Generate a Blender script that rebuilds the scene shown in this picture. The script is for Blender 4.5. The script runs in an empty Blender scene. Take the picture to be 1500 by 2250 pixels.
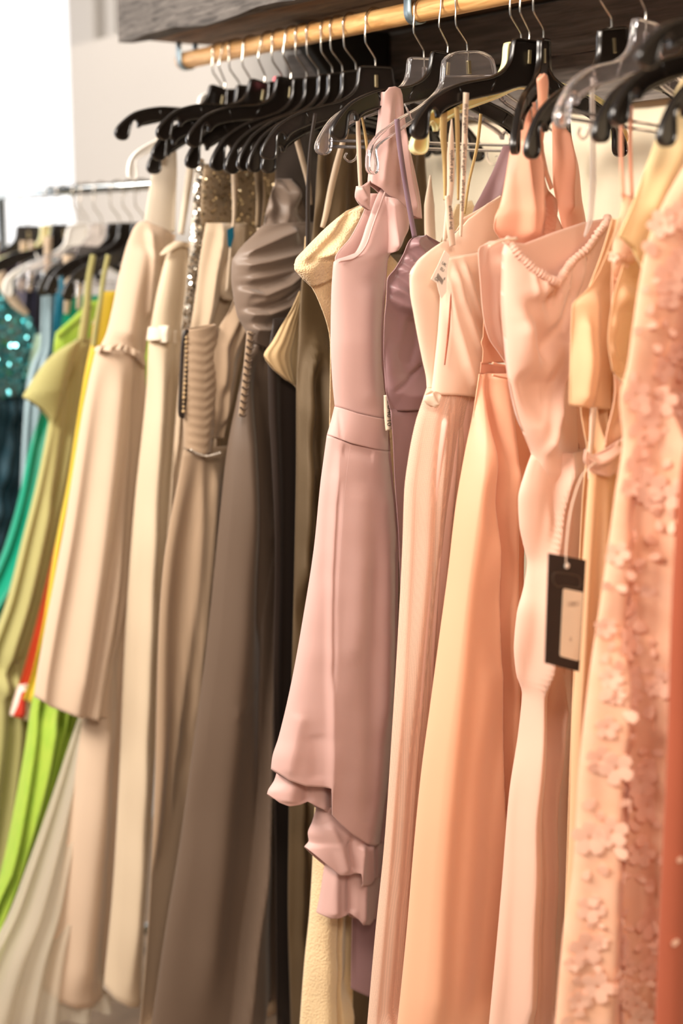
import bpy, bmesh, math, random
import numpy as np
from mathutils import Vector, Matrix
random.seed(7); RNG = np.random.default_rng(11)
SC = bpy.context.scene; COL = SC.collection

# ------------------------------------------------------------------ camera
W, H = 1500, 2250
LENS, SENS = 50.0, 36.0
FPX = LENS / SENS * H
PITCH = math.atan(590 / FPX)
YAW = math.radians(54.72056)                       # the aisle side is -y, the rail runs along x
CAM = np.array([1.86005, -1.45270, 1.59130])
cam_d = bpy.data.cameras.new('camera'); cam = bpy.data.objects.new('camera', cam_d); COL.objects.link(cam)
cam_d.sensor_fit = 'VERTICAL'; cam_d.sensor_height = SENS; cam_d.sensor_width = 24; cam_d.lens = LENS
cam.location = CAM; cam.rotation_euler = (math.pi / 2 - PITCH, 0, YAW)
cam_d.dof.use_dof = True; cam_d.dof.focus_distance = 2.14; cam_d.dof.aperture_fstop = 1.65
cam_d.clip_start = 0.05
SC.camera = cam

# ------------------------------------------------------------------ light and exposure
SC.view_settings.view_transform = 'Standard'; SC.view_settings.look = 'None'
SC.view_settings.exposure = 0.12; SC.view_settings.gamma = 1.0; SC.view_settings.use_curve_mapping = False
wd = bpy.data.worlds.new('world'); SC.world = wd; wd.use_nodes = True
bg = wd.node_tree.nodes['Background']; bg.inputs[0].default_value = (1.0, 0.955, 0.90, 1); bg.inputs[1].default_value = 0.11

def area_light(name, loc, target, size, power, color):
    l = bpy.data.lights.new(name, 'AREA'); l.shape = 'RECTANGLE'; l.size, l.size_y = size; l.energy = power; l.color = color
    o = bpy.data.objects.new(name, l); o.location = loc
    o.rotation_euler = (Vector(target) - Vector(loc)).to_track_quat('-Z', 'Y').to_euler(); COL.objects.link(o); return o
area_light('ceiling_lamp_aisle', (0.0, -2.35, 2.75), (0.1, 0, 1.4), (2.0, 0.7), 128, (1.0, 0.905, 0.80))
area_light('ceiling_lamp_front', (2.6, -1.7, 2.8), (0.5, 0, 1.4), (0.9, 0.6), 46, (1.0, 0.86, 0.72))
area_light('ceiling_lamp_far', (-1.6, -1.6, 3.1), (-1.2, 0, 1.2), (1.4, 0.5), 20, (1.0, 0.93, 0.86))
area_light('shop_window_daylight', (-4.1, -1.2, 2.0), (-0.6, 0, 1.2), (2.2, 2.0), 30, (0.92, 0.96, 1.0))

# ------------------------------------------------------------------ pixel measurements -> world
RT = np.array([math.cos(YAW), math.sin(YAW), 0.0]); FH = np.array([-math.sin(YAW), math.cos(YAW), 0.0])
FW = FH * math.cos(PITCH) + np.array([0, 0, -math.sin(PITCH)]); UP = np.cross(RT, FW)
def ray(u, v): return FW * FPX + RT * (u - W / 2) - UP * (v - H / 2)
def hitx(u, v, x):
    d = ray(u, v); return CAM + d * ((x - CAM[0]) / d[0])
def hity(u, v, y):
    d = ray(u, v); return CAM + d * ((y - CAM[1]) / d[1])

# ------------------------------------------------------------------ materials
def lin(c):
    return tuple(((x / 255) / 12.92 if x / 255 <= 0.04045 else ((x / 255 + 0.055) / 1.055) ** 2.4) for x in c) + (1.0,)
MATS = {}
def base_mat(name):
    m = bpy.data.materials.new(name); m.use_nodes = True; MATS[name] = m
    nt = m.node_tree; return m, nt, nt.nodes['Principled BSDF']
def fabric(name, rgb, rough=0.65, sheen=0.25, weave=900, bump=0.25, var=0.06, trans=0.0, metal=0.0, spec=0.35, alpha=None, tint=None, streak=False):
    m, nt, b = base_mat(name); N, Lk = nt.nodes, nt.links
    tc = N.new('ShaderNodeTexCoord')
    no = N.new('ShaderNodeTexNoise'); no.inputs['Scale'].default_value = 9; no.inputs['Detail'].default_value = 4
    if streak:
        mp = N.new('ShaderNodeMapping'); mp.inputs['Scale'].default_value = (14, 14, 0.8); Lk.new(tc.outputs['Object'], mp.inputs[0]); Lk.new(mp.outputs[0], no.inputs['Vector'])
    else: Lk.new(tc.outputs['Object'], no.inputs['Vector'])
    mx = N.new('ShaderNodeMix'); mx.data_type = 'RGBA'
    c = lin(rgb); mx.inputs[6].default_value = tuple(max(0, x * (1 - var)) for x in c[:3]) + (1,)
    mx.inputs[7].default_value = tuple(min(1, x * (1 + var)) for x in c[:3]) + (1,)
    if tint: mx.inputs[7].default_value = lin(tint)
    Lk.new(no.outputs[0], mx.inputs[0]); Lk.new(mx.outputs[2], b.inputs['Base Color'])
    b.inputs['Roughness'].default_value = rough; b.inputs['Sheen Weight'].default_value = sheen; b.inputs['Sheen Roughness'].default_value = 0.5
    b.inputs['Metallic'].default_value = metal; b.inputs['Specular IOR Level'].default_value = spec
    if weave:
        wv = N.new('ShaderNodeTexWave'); wv.inputs['Scale'].default_value = weave; wv.bands_direction = 'Z'; wv.inputs['Distortion'].default_value = 2
        Lk.new(tc.outputs['Object'], wv.inputs['Vector'])
        bp = N.new('ShaderNodeBump'); bp.inputs['Strength'].default_value = bump; bp.inputs['Distance'].default_value = 0.0004
        Lk.new(wv.outputs[1], bp.inputs['Height']); Lk.new(bp.outputs[0], b.inputs['Normal'])
    out = N['Material Output']; sh = b.outputs[0]
    if trans:
        tr = N.new('ShaderNodeBsdfTranslucent'); Lk.new(mx.outputs[2], tr.inputs[0])
        ms = N.new('ShaderNodeMixShader'); ms.inputs[0].default_value = trans; Lk.new(sh, ms.inputs[1]); Lk.new(tr.outputs[0], ms.inputs[2]); sh = ms.outputs[0]
    if alpha is not None:
        tp = N.new('ShaderNodeBsdfTransparent'); ms = N.new('ShaderNodeMixShader'); ms.inputs[0].default_value = alpha
        Lk.new(tp.outputs[0], ms.inputs[1]); Lk.new(sh, ms.inputs[2]); sh = ms.outputs[0]
    Lk.new(sh, out.inputs[0]); return m
def plain(name, rgb, rough=0.4, metal=0.0, spec=0.5, trans=0.0, ior=1.45, coat=0.0):
    m, nt, b = base_mat(name); N, Lk = nt.nodes, nt.links
    no = N.new('ShaderNodeTexNoise'); no.inputs['Scale'].default_value = 40
    tc = N.new('ShaderNodeTexCoord'); Lk.new(tc.outputs['Object'], no.inputs['Vector'])
    mr = N.new('ShaderNodeMapRange'); mr.inputs[3].default_value = rough * 0.85; mr.inputs[4].default_value = min(1, rough * 1.2)
    Lk.new(no.outputs[0], mr.inputs[0]); Lk.new(mr.outputs[0], b.inputs['Roughness'])
    b.inputs['Base Color'].default_value = lin(rgb); b.inputs['Metallic'].default_value = metal; b.inputs['Specular IOR Level'].default_value = spec
    b.inputs['Transmission Weight'].default_value = trans; b.inputs['IOR'].default_value = ior; b.inputs['Coat Weight'].default_value = coat
    return m
def wood(name, c1, c2, scale, stretch, rough=0.7, bump=0.4):
    m, nt, b = base_mat(name); N, Lk = nt.nodes, nt.links
    tc = N.new('ShaderNodeTexCoord'); mp = N.new('ShaderNodeMapping'); mp.inputs['Scale'].default_value = stretch
    Lk.new(tc.outputs['Object'], mp.inputs[0])
    no = N.new('ShaderNodeTexNoise'); no.inputs['Scale'].default_value = scale; no.inputs['Detail'].default_value = 6; no.inputs['Distortion'].default_value = 0.6
    Lk.new(mp.outputs[0], no.inputs['Vector'])
    cr = N.new('ShaderNodeValToRGB'); cr.color_ramp.elements[0].color = lin(c1); cr.color_ramp.elements[1].color = lin(c2)
    cr.color_ramp.elements[0].position = 0.32; cr.color_ramp.elements[1].position = 0.68
    Lk.new(no.outputs[0], cr.inputs[0]); Lk.new(cr.outputs[0], b.inputs['Base Color']); b.inputs['Roughness'].default_value = rough
    bp = N.new('ShaderNodeBump'); bp.inputs['Strength'].default_value = bump; bp.inputs['Distance'].default_value = 0.003
    Lk.new(no.outputs[0], bp.inputs['Height']); Lk.new(bp.outputs[0], b.inputs['Normal']); return m

M = MATS
plain('black_plastic', (30, 24, 20), 0.24, spec=0.75)
plain('clear_plastic', (252, 246, 246), 0.08, trans=0.93, ior=1.42)
plain('yellow_plastic', (244, 228, 172), 0.35)
plain('white_plastic', (240, 236, 230), 0.35)
plain('hook_wire', (205, 196, 184), 0.22, metal=1.0)
plain('zinc_strap', (150, 165, 172), 0.45, metal=0.85)
plain('chrome', (190, 196, 198), 0.18, metal=1.0)
plain('brass_socket', (190, 176, 140), 0.3, metal=0.9)
plain('card_black', (48, 36, 28), 0.7)
plain('card_emboss', (84, 68, 54), 0.5)
plain('paper_label', (236, 218, 192), 0.8)
plain('paper_white', (250, 240, 224), 0.8)
plain('ink_grey', (90, 78, 72), 0.8)
plain('ink_pale', (168, 142, 122), 0.8)
plain('wall_paint', (190, 184, 178), 0.9); plain('wall_warm_lit', (250, 236, 208), 0.9)  # second tone carries the wall's warm light in its colour
plain('wall_white', (240, 237, 232), 0.9)
plain('floor_vinyl', (150, 128, 108), 0.6)
m_, nt_, b_ = base_mat('window_glow'); b_.inputs['Base Color'].default_value = (0.9, 0.9, 0.9, 1); b_.inputs['Emission Color'].default_value = (0.97, 0.985, 1, 1); b_.inputs['Emission Strength'].default_value = 1.25
plain('pink_plastic', (235, 110, 120), 0.4)
wood('rail_wood', (196, 140, 80), (236, 186, 122), 5, (3, 30, 30), 0.5, 0.15)
wood('grey_wood', (60, 55, 52), (110, 103, 98), 7, (2.2, 14, 14), 0.85, 0.9)
wood('back_wood', (106, 98, 92), (150, 140, 131), 6, (1.6, 14, 20), 0.85, 0.5)
wood('brown_wood', (98, 74, 54), (140, 110, 82), 7, (1.6, 10, 10), 0.8, 0.4)
wood('black_wood', (20, 16, 14), (34, 28, 24), 7, (2, 10, 10), 0.6, 0.3)

# ------------------------------------------------------------------ object helpers
def mk(name, verts, faces, mat, parent=None, smooth=True, loc=None):
    off = np.array(loc if loc is not None else (parent.location if parent is not None else (0, 0, 0)), float)
    if parent is not None and parent.parent is not None: off = off + np.array(parent.parent.location)
    me = bpy.data.meshes.new(name); me.from_pydata((np.asarray(verts, float) - off).tolist(), [], faces)
    if smooth: me.polygons.foreach_set('use_smooth', [True] * len(me.polygons))
    if mat: me.materials.append(MATS[mat] if isinstance(mat, str) else mat)
    me.update(); o = bpy.data.objects.new(name, me); COL.objects.link(o)
    if parent is not None: o.parent = parent
    elif loc is not None: o.location = loc
    return o
def thing(name, label, cat, loc, group=None):
    o = bpy.data.objects.new(name, None); o.location = loc; o.empty_display_size = 0.05; COL.objects.link(o)
    o['label'] = label; o['category'] = cat
    if group: o['group'] = group
    return o
def box_geo(a, b):
    (x0, y0, z0), (x1, y1, z1) = a, b
    v = [(x0, y0, z0), (x1, y0, z0), (x1, y1, z0), (x0, y1, z0), (x0, y0, z1), (x1, y0, z1), (x1, y1, z1), (x0, y1, z1)]
    return v, [(0, 3, 2, 1), (4, 5, 6, 7), (0, 1, 5, 4), (1, 2, 6, 5), (2, 3, 7, 6), (3, 0, 4, 7)]
def box(name, a, b, mat, parent=None, bev=0.0, loc=None):
    v, f = box_geo(a, b); o = mk(name, v, f, mat, parent, smooth=False, loc=loc)
    if bev: md = o.modifiers.new('b', 'BEVEL'); md.width = bev; md.segments = 2
    return o
def struct(o): o['kind'] = 'structure'; return o
def crsp(P, n):
    P = np.asarray(P, float)
    if len(P) < 3: return np.array([P[0] + (P[-1] - P[0]) * k / n for k in range(n + 1)])
    Q = np.vstack([2 * P[0] - P[1], P, 2 * P[-1] - P[-2]]); out = []
    for i in range(1, len(Q) - 2):
        for k in range(n):
            t = k / n; a, b, c, d = Q[i - 1:i + 3]
            out.append(0.5 * (2 * b + (c - a) * t + (2 * a - 5 * b + 4 * c - d) * t * t + (3 * b - a - 3 * c + d) * t ** 3))
    out.append(Q[-2]); return np.array(out)
def tube_geo(P, r, n=8, base=0, caps=True):
    P = np.asarray(P, float); m = len(P); r = np.broadcast_to(np.asarray(r, float), (m,))
    T = np.gradient(P, axis=0); T /= np.linalg.norm(T, axis=1)[:, None] + 1e-12
    a = np.array([0, 0, 1.0]) if abs(T[0][2]) < 0.9 else np.array([1.0, 0, 0])
    N = np.cross(T[0], a); N /= np.linalg.norm(N); V = []
    for i in range(m):
        N = N - T[i] * (N @ T[i]); N /= np.linalg.norm(N) + 1e-12; B = np.cross(T[i], N)
        for k in range(n):
            w = 2 * math.pi * k / n; V.append(P[i] + r[i] * (N * math.cos(w) + B * math.sin(w)))
    F = [(base + i * n + k, base + i * n + (k + 1) % n, base + (i + 1) * n + (k + 1) % n, base + (i + 1) * n + k) for i in range(m - 1) for k in range(n)]
    if caps: F += [tuple(base + k for k in range(n))[::-1], tuple(base + (m - 1) * n + k for k in range(n))]
    return V, F
def tube(name, P, r, mat, parent=None, n=8, loc=None):
    v, f = tube_geo(P, r, n); return mk(name, v, f, mat, parent, loc=loc)
def strip_geo(P, wvec, th, base=0):
    """ribbon: centre line P, half-width vectors wvec, thickness th along the ribbon normal"""
    P = np.asarray(P, float); Wv = np.asarray(wvec, float)
    T = np.gradient(P, axis=0); Nn = np.cross(T, Wv); Nn /= np.linalg.norm(Nn, axis=1)[:, None] + 1e-12; V = []
    for p, w, n in zip(P, Wv, Nn): V += [p - w - n * th / 2, p + w - n * th / 2, p + w + n * th / 2, p - w + n * th / 2]
    F = []
    for i in range(len(P) - 1):
        a = base + 4 * i; b = a + 4
        for k in range(4): F.append((a + k, a + (k + 1) % 4, b + (k + 1) % 4, b + k))
    F += [(base + 3, base + 2, base + 1, base), tuple(base + 4 * (len(P) - 1) + k for k in range(4))]
    return V, F

# ------------------------------------------------------------------ cloth builder
REG = []
class Prof:                                          # smooth y(z) from measured outline points on the plane x = x0
    def __init__(s, px, x0):
        pts = np.array([hitx(u, v, x0)[1:] for u, v in px]); vs = np.array([p[1] for p in px], float)
        o = np.argsort(pts[:, 1]); s.z = pts[o, 1]; s.y = pts[o, 0]; s.v = vs[o]
        for i in range(1, len(s.z)):
            if s.z[i] <= s.z[i - 1]: s.z[i] = s.z[i - 1] + 1e-4
        d = np.diff(s.y) / np.diff(s.z); m = np.zeros_like(s.y)          # monotone cubic (PCHIP) slopes
        if len(d) > 1:
            for i in range(1, len(d)):
                m[i] = 0 if d[i - 1] * d[i] <= 0 else 2 * d[i - 1] * d[i] / (d[i - 1] + d[i])
        m[0], m[-1] = d[0], d[-1]; s.m = m
    def __call__(s, z):
        z = np.asarray(z, float); i = np.clip(np.searchsorted(s.z, z) - 1, 0, len(s.z) - 2)
        h = s.z[i + 1] - s.z[i]; t = (z - s.z[i]) / h; tc = np.clip(t, 0, 1)
        y = (2 * tc**3 - 3 * tc**2 + 1) * s.y[i] + (tc**3 - 2 * tc**2 + tc) * h * s.m[i] + (-2 * tc**3 + 3 * tc**2) * s.y[i + 1] + (tc**3 - tc**2) * h * s.m[i + 1]
        return y + np.where(t > 1, (t - 1) * h * s.m[-1] * 0.3, 0) + np.where(t < 0, t * h * s.m[0] * 0.5, 0)
    def zv(s, v):
        k = np.argsort(s.v); vv, zz = s.v[k], s.z[k]
        if v > vv[-1]: return zz[-1] + (v - vv[-1]) * (zz[-1] - zz[-2]) / (vv[-1] - vv[-2] + 1e-9)
        if v < vv[0]: return zz[0] + (v - vv[0]) * (zz[1] - zz[0]) / (vv[1] - vv[0] + 1e-9)
        return np.interp(v, vv, zz)
def seg_dist(Y, Z, pts):
    """unsigned distance to a polyline, signed by side, and 0..1 position along it"""
    P = np.asarray(pts, float); best = np.full(Y.shape, 1e9); sg = np.zeros(Y.shape); ar = np.zeros(Y.shape)
    L = np.r_[0, np.cumsum(np.linalg.norm(np.diff(P, axis=0), axis=1))]
    for i in range(len(P) - 1):
        a, b = P[i], P[i + 1]; d = b - a; l2 = d @ d + 1e-12
        t = np.clip(((Y - a[0]) * d[0] + (Z - a[1]) * d[1]) / l2, 0, 1)
        dy, dz = Y - a[0] - t * d[0], Z - a[1] - t * d[1]; dd = np.hypot(dy, dz); k = dd < best
        best = np.where(k, dd, best); sg = np.where(k, np.sign(d[0] * dz - d[1] * dy), sg); ar = np.where(k, (L[i] + t * math.sqrt(l2)) / L[-1], ar)
    return best, sg, ar
def folds_at(Y, Z, S, folds, Lp, x0, zt, zb):
    D = np.zeros(Y.shape)
    for f in folds:
        if f[0] == 's':                              # ('s', count, amp, v_start, v_full, phase, drift, sharp)
            _, n, amp, va, vb, ph, dr, k = (list(f) + [0, 0, 0][len(f) - 5:])[:8]
            za, zz = Lp.zv(va), Lp.zv(vb); g = np.clip((za - Z) / (za - zz + 1e-9), 0, 1)
            w = np.sin(2 * math.pi * n * S + ph + dr * g * 3 + 0.8 * np.sin(2 * math.pi * n * S * 0.37 + ph * 2))
            if k: w = np.tanh(k * w) / math.tanh(k)
            D += amp * g ** 0.7 * w
        elif f[0] == 'r':                            # ('r', px polyline, width, amp): soft ridge or groove
            P = [hitx(u, v, x0)[1:] for u, v in f[1]]; d, sg, ar = seg_dist(Y, Z, P)
            D += f[3] * np.exp(-(d / f[2]) ** 2) * np.clip(np.minimum(ar, 1 - ar) * 8 + (0.25 if len(f) < 5 else f[4]), 0, 1)
        elif f[0] == 'e':                            # ('e', px polyline, decay, amp, side): overlapped edge, sharp on one side
            P = [hitx(u, v, x0)[1:] for u, v in f[1]]; d, sg, ar = seg_dist(Y, Z, P); d = d * sg * f[4]
            D += f[3] * np.where(d > 0, np.exp(-d / f[2]), np.exp(-(d / 0.0065) ** 2)) * np.clip(np.minimum(ar, 1 - ar) * 10 + 0.15, 0, 1)
        elif f[0] == 'n':                            # ('n', amp, scale): slack wrinkles
            r = np.random.default_rng(f[3] if len(f) > 3 else 3)
            for _ in range(7):
                a = r.uniform(-0.5, 0.5) + (math.pi / 2 if r.random() < 0.25 else 0); k = f[2] * r.uniform(0.5, 1.6)
                D += f[1] / 2.6 * np.sin(k * (Y * math.cos(a) + Z * math.sin(a)) + r.uniform(0, 6.28))
    return D
BT = 0.3
def cloth(name, x0, L, R, top, hem, mat, parent, t=0.02, folds=(), bfolds=None, topb=None, hemb=None, ni=70, nj=44, pw=0.5, xo=None, solid=0.0012, keep=None, gap=0.03, gain=1.5):
    Lp = Prof(L, x0)
    if R is None or isinstance(R, (int, float)):
        k = 0.9 if R is None else R
        Rf = lambda z: np.maximum(0.10, -Lp(z) * k)
    else: Rf = Prof(R, x0)
    tv = [(a, b) for a, b in t] if isinstance(t, (list, tuple)) else None
    def tz(Z):
        if tv is None: return np.full_like(Z, t)
        zs = np.array([Lp.zv(a) for a, _ in tv])[::-1]; return np.interp(Z, zs, np.array([b for _, b in tv])[::-1])
    def curve(c):
        if isinstance(c, (int, float)): z = Lp.zv(c); return lambda s: np.full_like(s, z)
        pts = [hitx(u, v, x0)[1:] for u, v in c]
        ss = [float((y - Lp(z)) / (Rf(z) - Lp(z) + 1e-9)) for y, z in pts]; zz = [p[1] for p in pts]
        ss = np.maximum.accumulate(np.array(ss)) + np.arange(len(ss)) * 1e-5
        return lambda s: np.interp(s, ss, zz)
    tf, hf = curve(top), curve(hem); tb = curve(topb) if topb is not None else tf; hb = curve(hemb) if hemb is not None else hf
    ph = np.linspace(0, math.pi, nj + 1); s1 = 0.5 * (1 - np.cos(ph)); s1 = 0.55 * s1 + 0.45 * np.linspace(0, 1, nj + 1)
    tau = np.linspace(0, 1, ni + 1)
    def side(sgn, cu_t, cu_h, fo):
        S, T = np.meshgrid(s1, tau); Z = cu_t(S) + (cu_h(S) - cu_t(S)) * T
        yl, yr = Lp(Z), Rf(Z); yr = np.maximum(yr, yl + 0.004); Y = yl + (yr - yl) * S
        X = x0 + sgn * (1 if sgn > 0 else BT) * tz(Z) * (4 * S * (1 - S)) ** pw
        if fo: X = X + sgn * gain * folds_at(Y, Z, S, fo, Lp, x0, 0, 0) * np.clip(4 * S * (1 - S) * 4, 0, 1) ** 0.6
        if xo is not None:
            zs = np.array([Lp.zv(a) for a, _ in xo])[::-1]; X = X + np.interp(Z, zs, np.array([b for _, b in xo])[::-1])
        if sgn > 0 and gap:                          # the cloth falls back where the next garment starts to cover it
            nb = [r for r in REG if r[0] != parent.name and r[1] > x0 + 0.008 and r[6] - r[5] > 0.25]
            if nb:
                D = np.zeros(Z.shape)
                for (rt, xr, Lr, Rr, tr, z0, z1) in nb:
                    if xr < x0 + 0.12:
                        q = np.clip((Y - Lr(Z) - (xr - x0) * 0.15 + 0.030) / 0.06, 0, 1)
                        D = np.maximum(D, q * q * (3 - 2 * q) * np.clip((z1 + 0.01 - Z) / 0.09, 0, 1) * np.clip((Z - z0 + 0.03) / 0.06, 0, 1))
                X = X - gap * np.clip(tz(Z) / 0.03, 0.2, 1.2) * D
        for (rt, xr, Lr, Rr, tr, z0, z1) in REG:     # cloth presses against the garment hanging next to it, never through it
            if rt == parent.name or xr < x0: continue
            a, b = Lr(Z), Rr(Z); q = np.clip((Y - a) / (b - a + 1e-6), 0, 1)
            lim = xr - BT * tr(Z) * (4 * q * (1 - q)) ** 0.5 - 0.0025 + 1.1 * np.maximum(0, a - Y) + 1.5 * np.maximum(0, Y - b) + 1.2 * np.maximum(0, Z - z1 + 0.045) + 1.5 * np.maximum(0, z0 - Z)
            X = np.minimum(X, np.maximum(lim, x0 - 0.02 if sgn > 0 else x0 - 0.03))
        return np.stack([X, Y, Z], -1)
    A = side(1, tf, hf, folds); Bk = side(-1, tb, hb, bfolds or [])
    A[..., 0] = np.maximum(A[..., 0], Bk[..., 0] + 0.0015) if topb is None and hemb is None else A[..., 0]
    REG.append((parent.name, x0, Lp, Rf, tz, float(A[..., 2].min()), float(A[..., 2].max())))
    n = nj + 1; V = [*A.reshape(-1, 3)]; nb = len(V)
    V += [*Bk.reshape(-1, 3)]; F = []
    ia = lambda i, j: i * n + j
    def ib(i, j): return nb + i * n + j
    for i in range(ni):
        for j in range(nj):
            F.append((ia(i, j), ia(i + 1, j), ia(i + 1, j + 1), ia(i, j + 1)))
            F.append((ib(i, j), ib(i, j + 1), ib(i + 1, j + 1), ib(i + 1, j)))
        F.append((ia(i, 0), ib(i, 0), ib(i + 1, 0), ia(i + 1, 0))); F.append((ia(i, nj), ia(i + 1, nj), ib(i + 1, nj), ib(i, nj)))
    o = mk(name, V, F, mat, parent)
    bm = bmesh.new(); bm.from_mesh(o.data); bmesh.ops.remove_doubles(bm, verts=bm.verts, dist=0.0004); bm.to_mesh(o.data); bm.free()
    if solid: md = o.modifiers.new('cloth', 'SOLIDIFY'); md.thickness = solid; md.offset = -1
    if keep is not None: keep.append(A)
    return o
def strap(name, px, x0, w, mat, parent, th=0.0016, dx=0.0, n=10):
    P = crsp([hitx(u, v, x0) + np.array([dx, 0, 0]) for u, v in px], n); w = np.interp(np.linspace(0, 1, len(P)), np.linspace(0, 1, len(w)), w) if isinstance(w, (list, tuple)) else np.full(len(P), w)
    T = np.gradient(P, axis=0); wv = np.cross(T, (1, 0, 0)); wv /= np.linalg.norm(wv, axis=1)[:, None]
    v, f = strip_geo(P, wv * (w / 2)[:, None], th); return mk(name, v, f, mat, parent)
def cord(name, px, x0, r, mat, parent, dx=0.0):
    P = crsp([hitx(u, v, x0) + np.array([dx, 0, 0]) for u, v in px], 8); return tube(name, P, r, mat, parent, 8)
def bead_line(name, px, x0, r, step, mat, parent, dx=0.0, jit=0.3):
    P = crsp([hitx(u, v, x0) + np.array([dx, 0, 0]) for u, v in px], 30); l = np.r_[0, np.cumsum(np.linalg.norm(np.diff(P, axis=0), axis=1))]; V, F = [], []
    for q in np.arange(0, l[-1], step):
        c = np.array([np.interp(q, l, P[:, k]) for k in range(3)]); rr = r * (1 + jit * (random.random() - 0.5)); b = len(V)
        V += [c + rr * np.array(p) for p in ((1, 0, 0), (-1, 0, 0), (0, 1, 0), (0, -1, 0), (0, 0, 1), (0, 0, -1))]
        F += [(b + i, b + j, b + k) for i, j, k in ((0, 2, 4), (2, 1, 4), (1, 3, 4), (3, 0, 4), (2, 0, 5), (1, 2, 5), (3, 1, 5), (0, 3, 5))]
    o = mk(name, V, F, mat, parent); o['kind'] = 'stuff'; return o
def flakes(name, A, count, r, mat, parent, tmin=0.0, tmax=1.0, smin=0.0, smax=1.0, tilt=0.5):
    """tiny sequins sewn on the front face A of a dress"""
    ni, nj = A.shape[0] - 1, A.shape[1] - 1; V, F = [], []
    for _ in range(count):
        i = RNG.uniform(tmin, tmax) * (ni - 0.01); j = RNG.uniform(smin, smax) * (nj - 0.01); a, b = int(i), int(j); fi, fj = i - a, j - b
        p = A[a, b] * (1 - fi) * (1 - fj) + A[a + 1, b] * fi * (1 - fj) + A[a, b + 1] * (1 - fi) * fj + A[a + 1, b + 1] * fi * fj
        nrm = np.cross(A[a + 1, b] - A[a, b], A[a, b + 1] - A[a, b]); nrm /= np.linalg.norm(nrm) + 1e-9
        nrm = nrm + RNG.normal(0, tilt, 3); nrm /= np.linalg.norm(nrm)
        u = np.cross(nrm, (0.3, 0.5, 0.8)); u /= np.linalg.norm(u); w = np.cross(nrm, u); p = p + np.array([0.002, 0, 0]); k0 = len(V); rr = r * RNG.uniform(0.7, 1.3)
        V += [p + rr * (u * math.cos(q) + w * math.sin(q)) for q in np.arange(6) * math.pi / 3]; F.append(tuple(range(k0, k0 + 6)))
    o = mk(name, V, F, mat, parent, smooth=False); o['kind'] = 'stuff'; return o
def dress(name, label, cat, x0, px, group=None):
    p = hitx(px[0], px[1], x0); return thing(name, label, cat, (x0, float(p[1]) + 0.1, max(0.0, float(p[2]))), group)

# ------------------------------------------------------------------ room
struct(box('floor', (-5.0, -3.6, -0.05), (3.2, 2.2, 0.0), 'floor_vinyl'))
struct(box('wall_back', (-1.915, 0.30, 0.0), (3.2, 0.36, 2.125), 'wall_paint'))
struct(box('wall_lit_panel', (-0.80, 0.290, 0.0), (3.2, 0.2995, 1.985), 'wall_warm_lit'))  # added panel: the warm light on the wall is put into its cream
struct(box('wall_upper', (-1.30, 0.48, 0.0), (3.2, 0.56, 3.2), 'wall_paint'))
struct(box('trim_1', (-2.62, 0.62, 0.0), (-2.42, 0.82, 3.2), 'wall_paint', bev=0.004))
struct(box('trim_2', (-2.34, 0.62, 0.0), (-2.27, 0.72, 3.2), 'wall_paint', bev=0.004))
# daylight window at the far end: frame, glass and sill
wf = thing('window_1', 'tall bright shop window filling the far corner beyond the white partition', 'window', (-4.2, 1.2, 0.0)); wf['kind'] = 'structure'
for nm, a, b in (('window_frame', (-4.25, -3.2, 3.0), (-4.15, 2.1, 3.2)), ('window_frame', (-4.25, -3.2, 0.0), (-4.15, 2.1, 0.9)),
                 ('window_frame', (-4.25, 2.0, 0.9), (-4.15, 2.1, 3.0)), ('window_sill', (-4.25, -0.9, 1.80), (-4.05, 0.46, 1.83))):
    box(nm, a, b, 'wall_white', wf, bev=0.004)

box('window_pane', (-4.22, -3.2, 0.9), (-4.20, 2.0, 3.0), 'window_glow', wf)

# ------------------------------------------------------------------ dark wooden shelf above the rail
ZS = 1.988
shelf = thing('wooden_shelf', 'dark weathered wooden shelf on black brackets above the clothes rail', 'shelf', (0.2, 0.1, ZS))
def rough_board(name, a, b, mat, n=40, jag=0.004):
    v, f = [], []; (x0, y0, z0), (x1, y1, z1) = a, b
    for i in range(n + 1):
        x = x0 + (x1 - x0) * i / n; j = [RNG.normal(0, jag) for _ in range(4)]
        v += [(x, y0, z0 + j[0]), (x, y1, z0 + j[1] * 0.3), (x, y1, z1), (x, y0, z1 + j[3])]
    for i in range(n):
        p, q = 4 * i, 4 * i + 4
        for k in range(4): f.append((p + k, p + (k + 1) % 4, q + (k + 1) % 4, q + k))
    f += [(3, 2, 1, 0), tuple(4 * n + k for k in range(4))]
    return mk(name, v, f, mat, shelf, smooth=False)
rough_board('front_board', (-0.835, -0.095, ZS), (1.5, -0.062, ZS + 0.20), 'grey_wood')
for k, (y0, y1) in enumerate(((-0.060, 0.052), (0.058, 0.172), (0.178, 0.288))):
    rough_board('plank', (-0.80 + 0.012 * k, y0, ZS + 0.004), (1.5, y1, ZS + 0.024), 'brown_wood', jag=0.001)
for k, (z0, z1) in enumerate(((1.812, 1.895), (1.899, 1.984))):
    rough_board('back_board', (-0.80 + 0.03 * k, 0.264, z0), (1.5, 0.2885, z1), 'back_wood', jag=0.0012)
def bracket(x):
    v, f = [], []
    P = [(0.262, 1.80), (0.262, 1.986), (0.060, 1.986), (0.060, 1.962), (0.215, 1.80)]
    for dx in (-0.02, 0.02): v += [(x + dx, y, z) for y, z in P]
    n = len(P); f = [tuple(range(n))[::-1], tuple(range(n, 2 * n))] + [(k, (k + 1) % n, n + (k + 1) % n, n + k) for k in range(n)]
    o = mk('bracket', v, f, 'black_wood', shelf, smooth=False); md = o.modifiers.new('b', 'BEVEL'); md.width = 0.003
for x in (-0.42, 0.50, 1.2): bracket(x)

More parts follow.
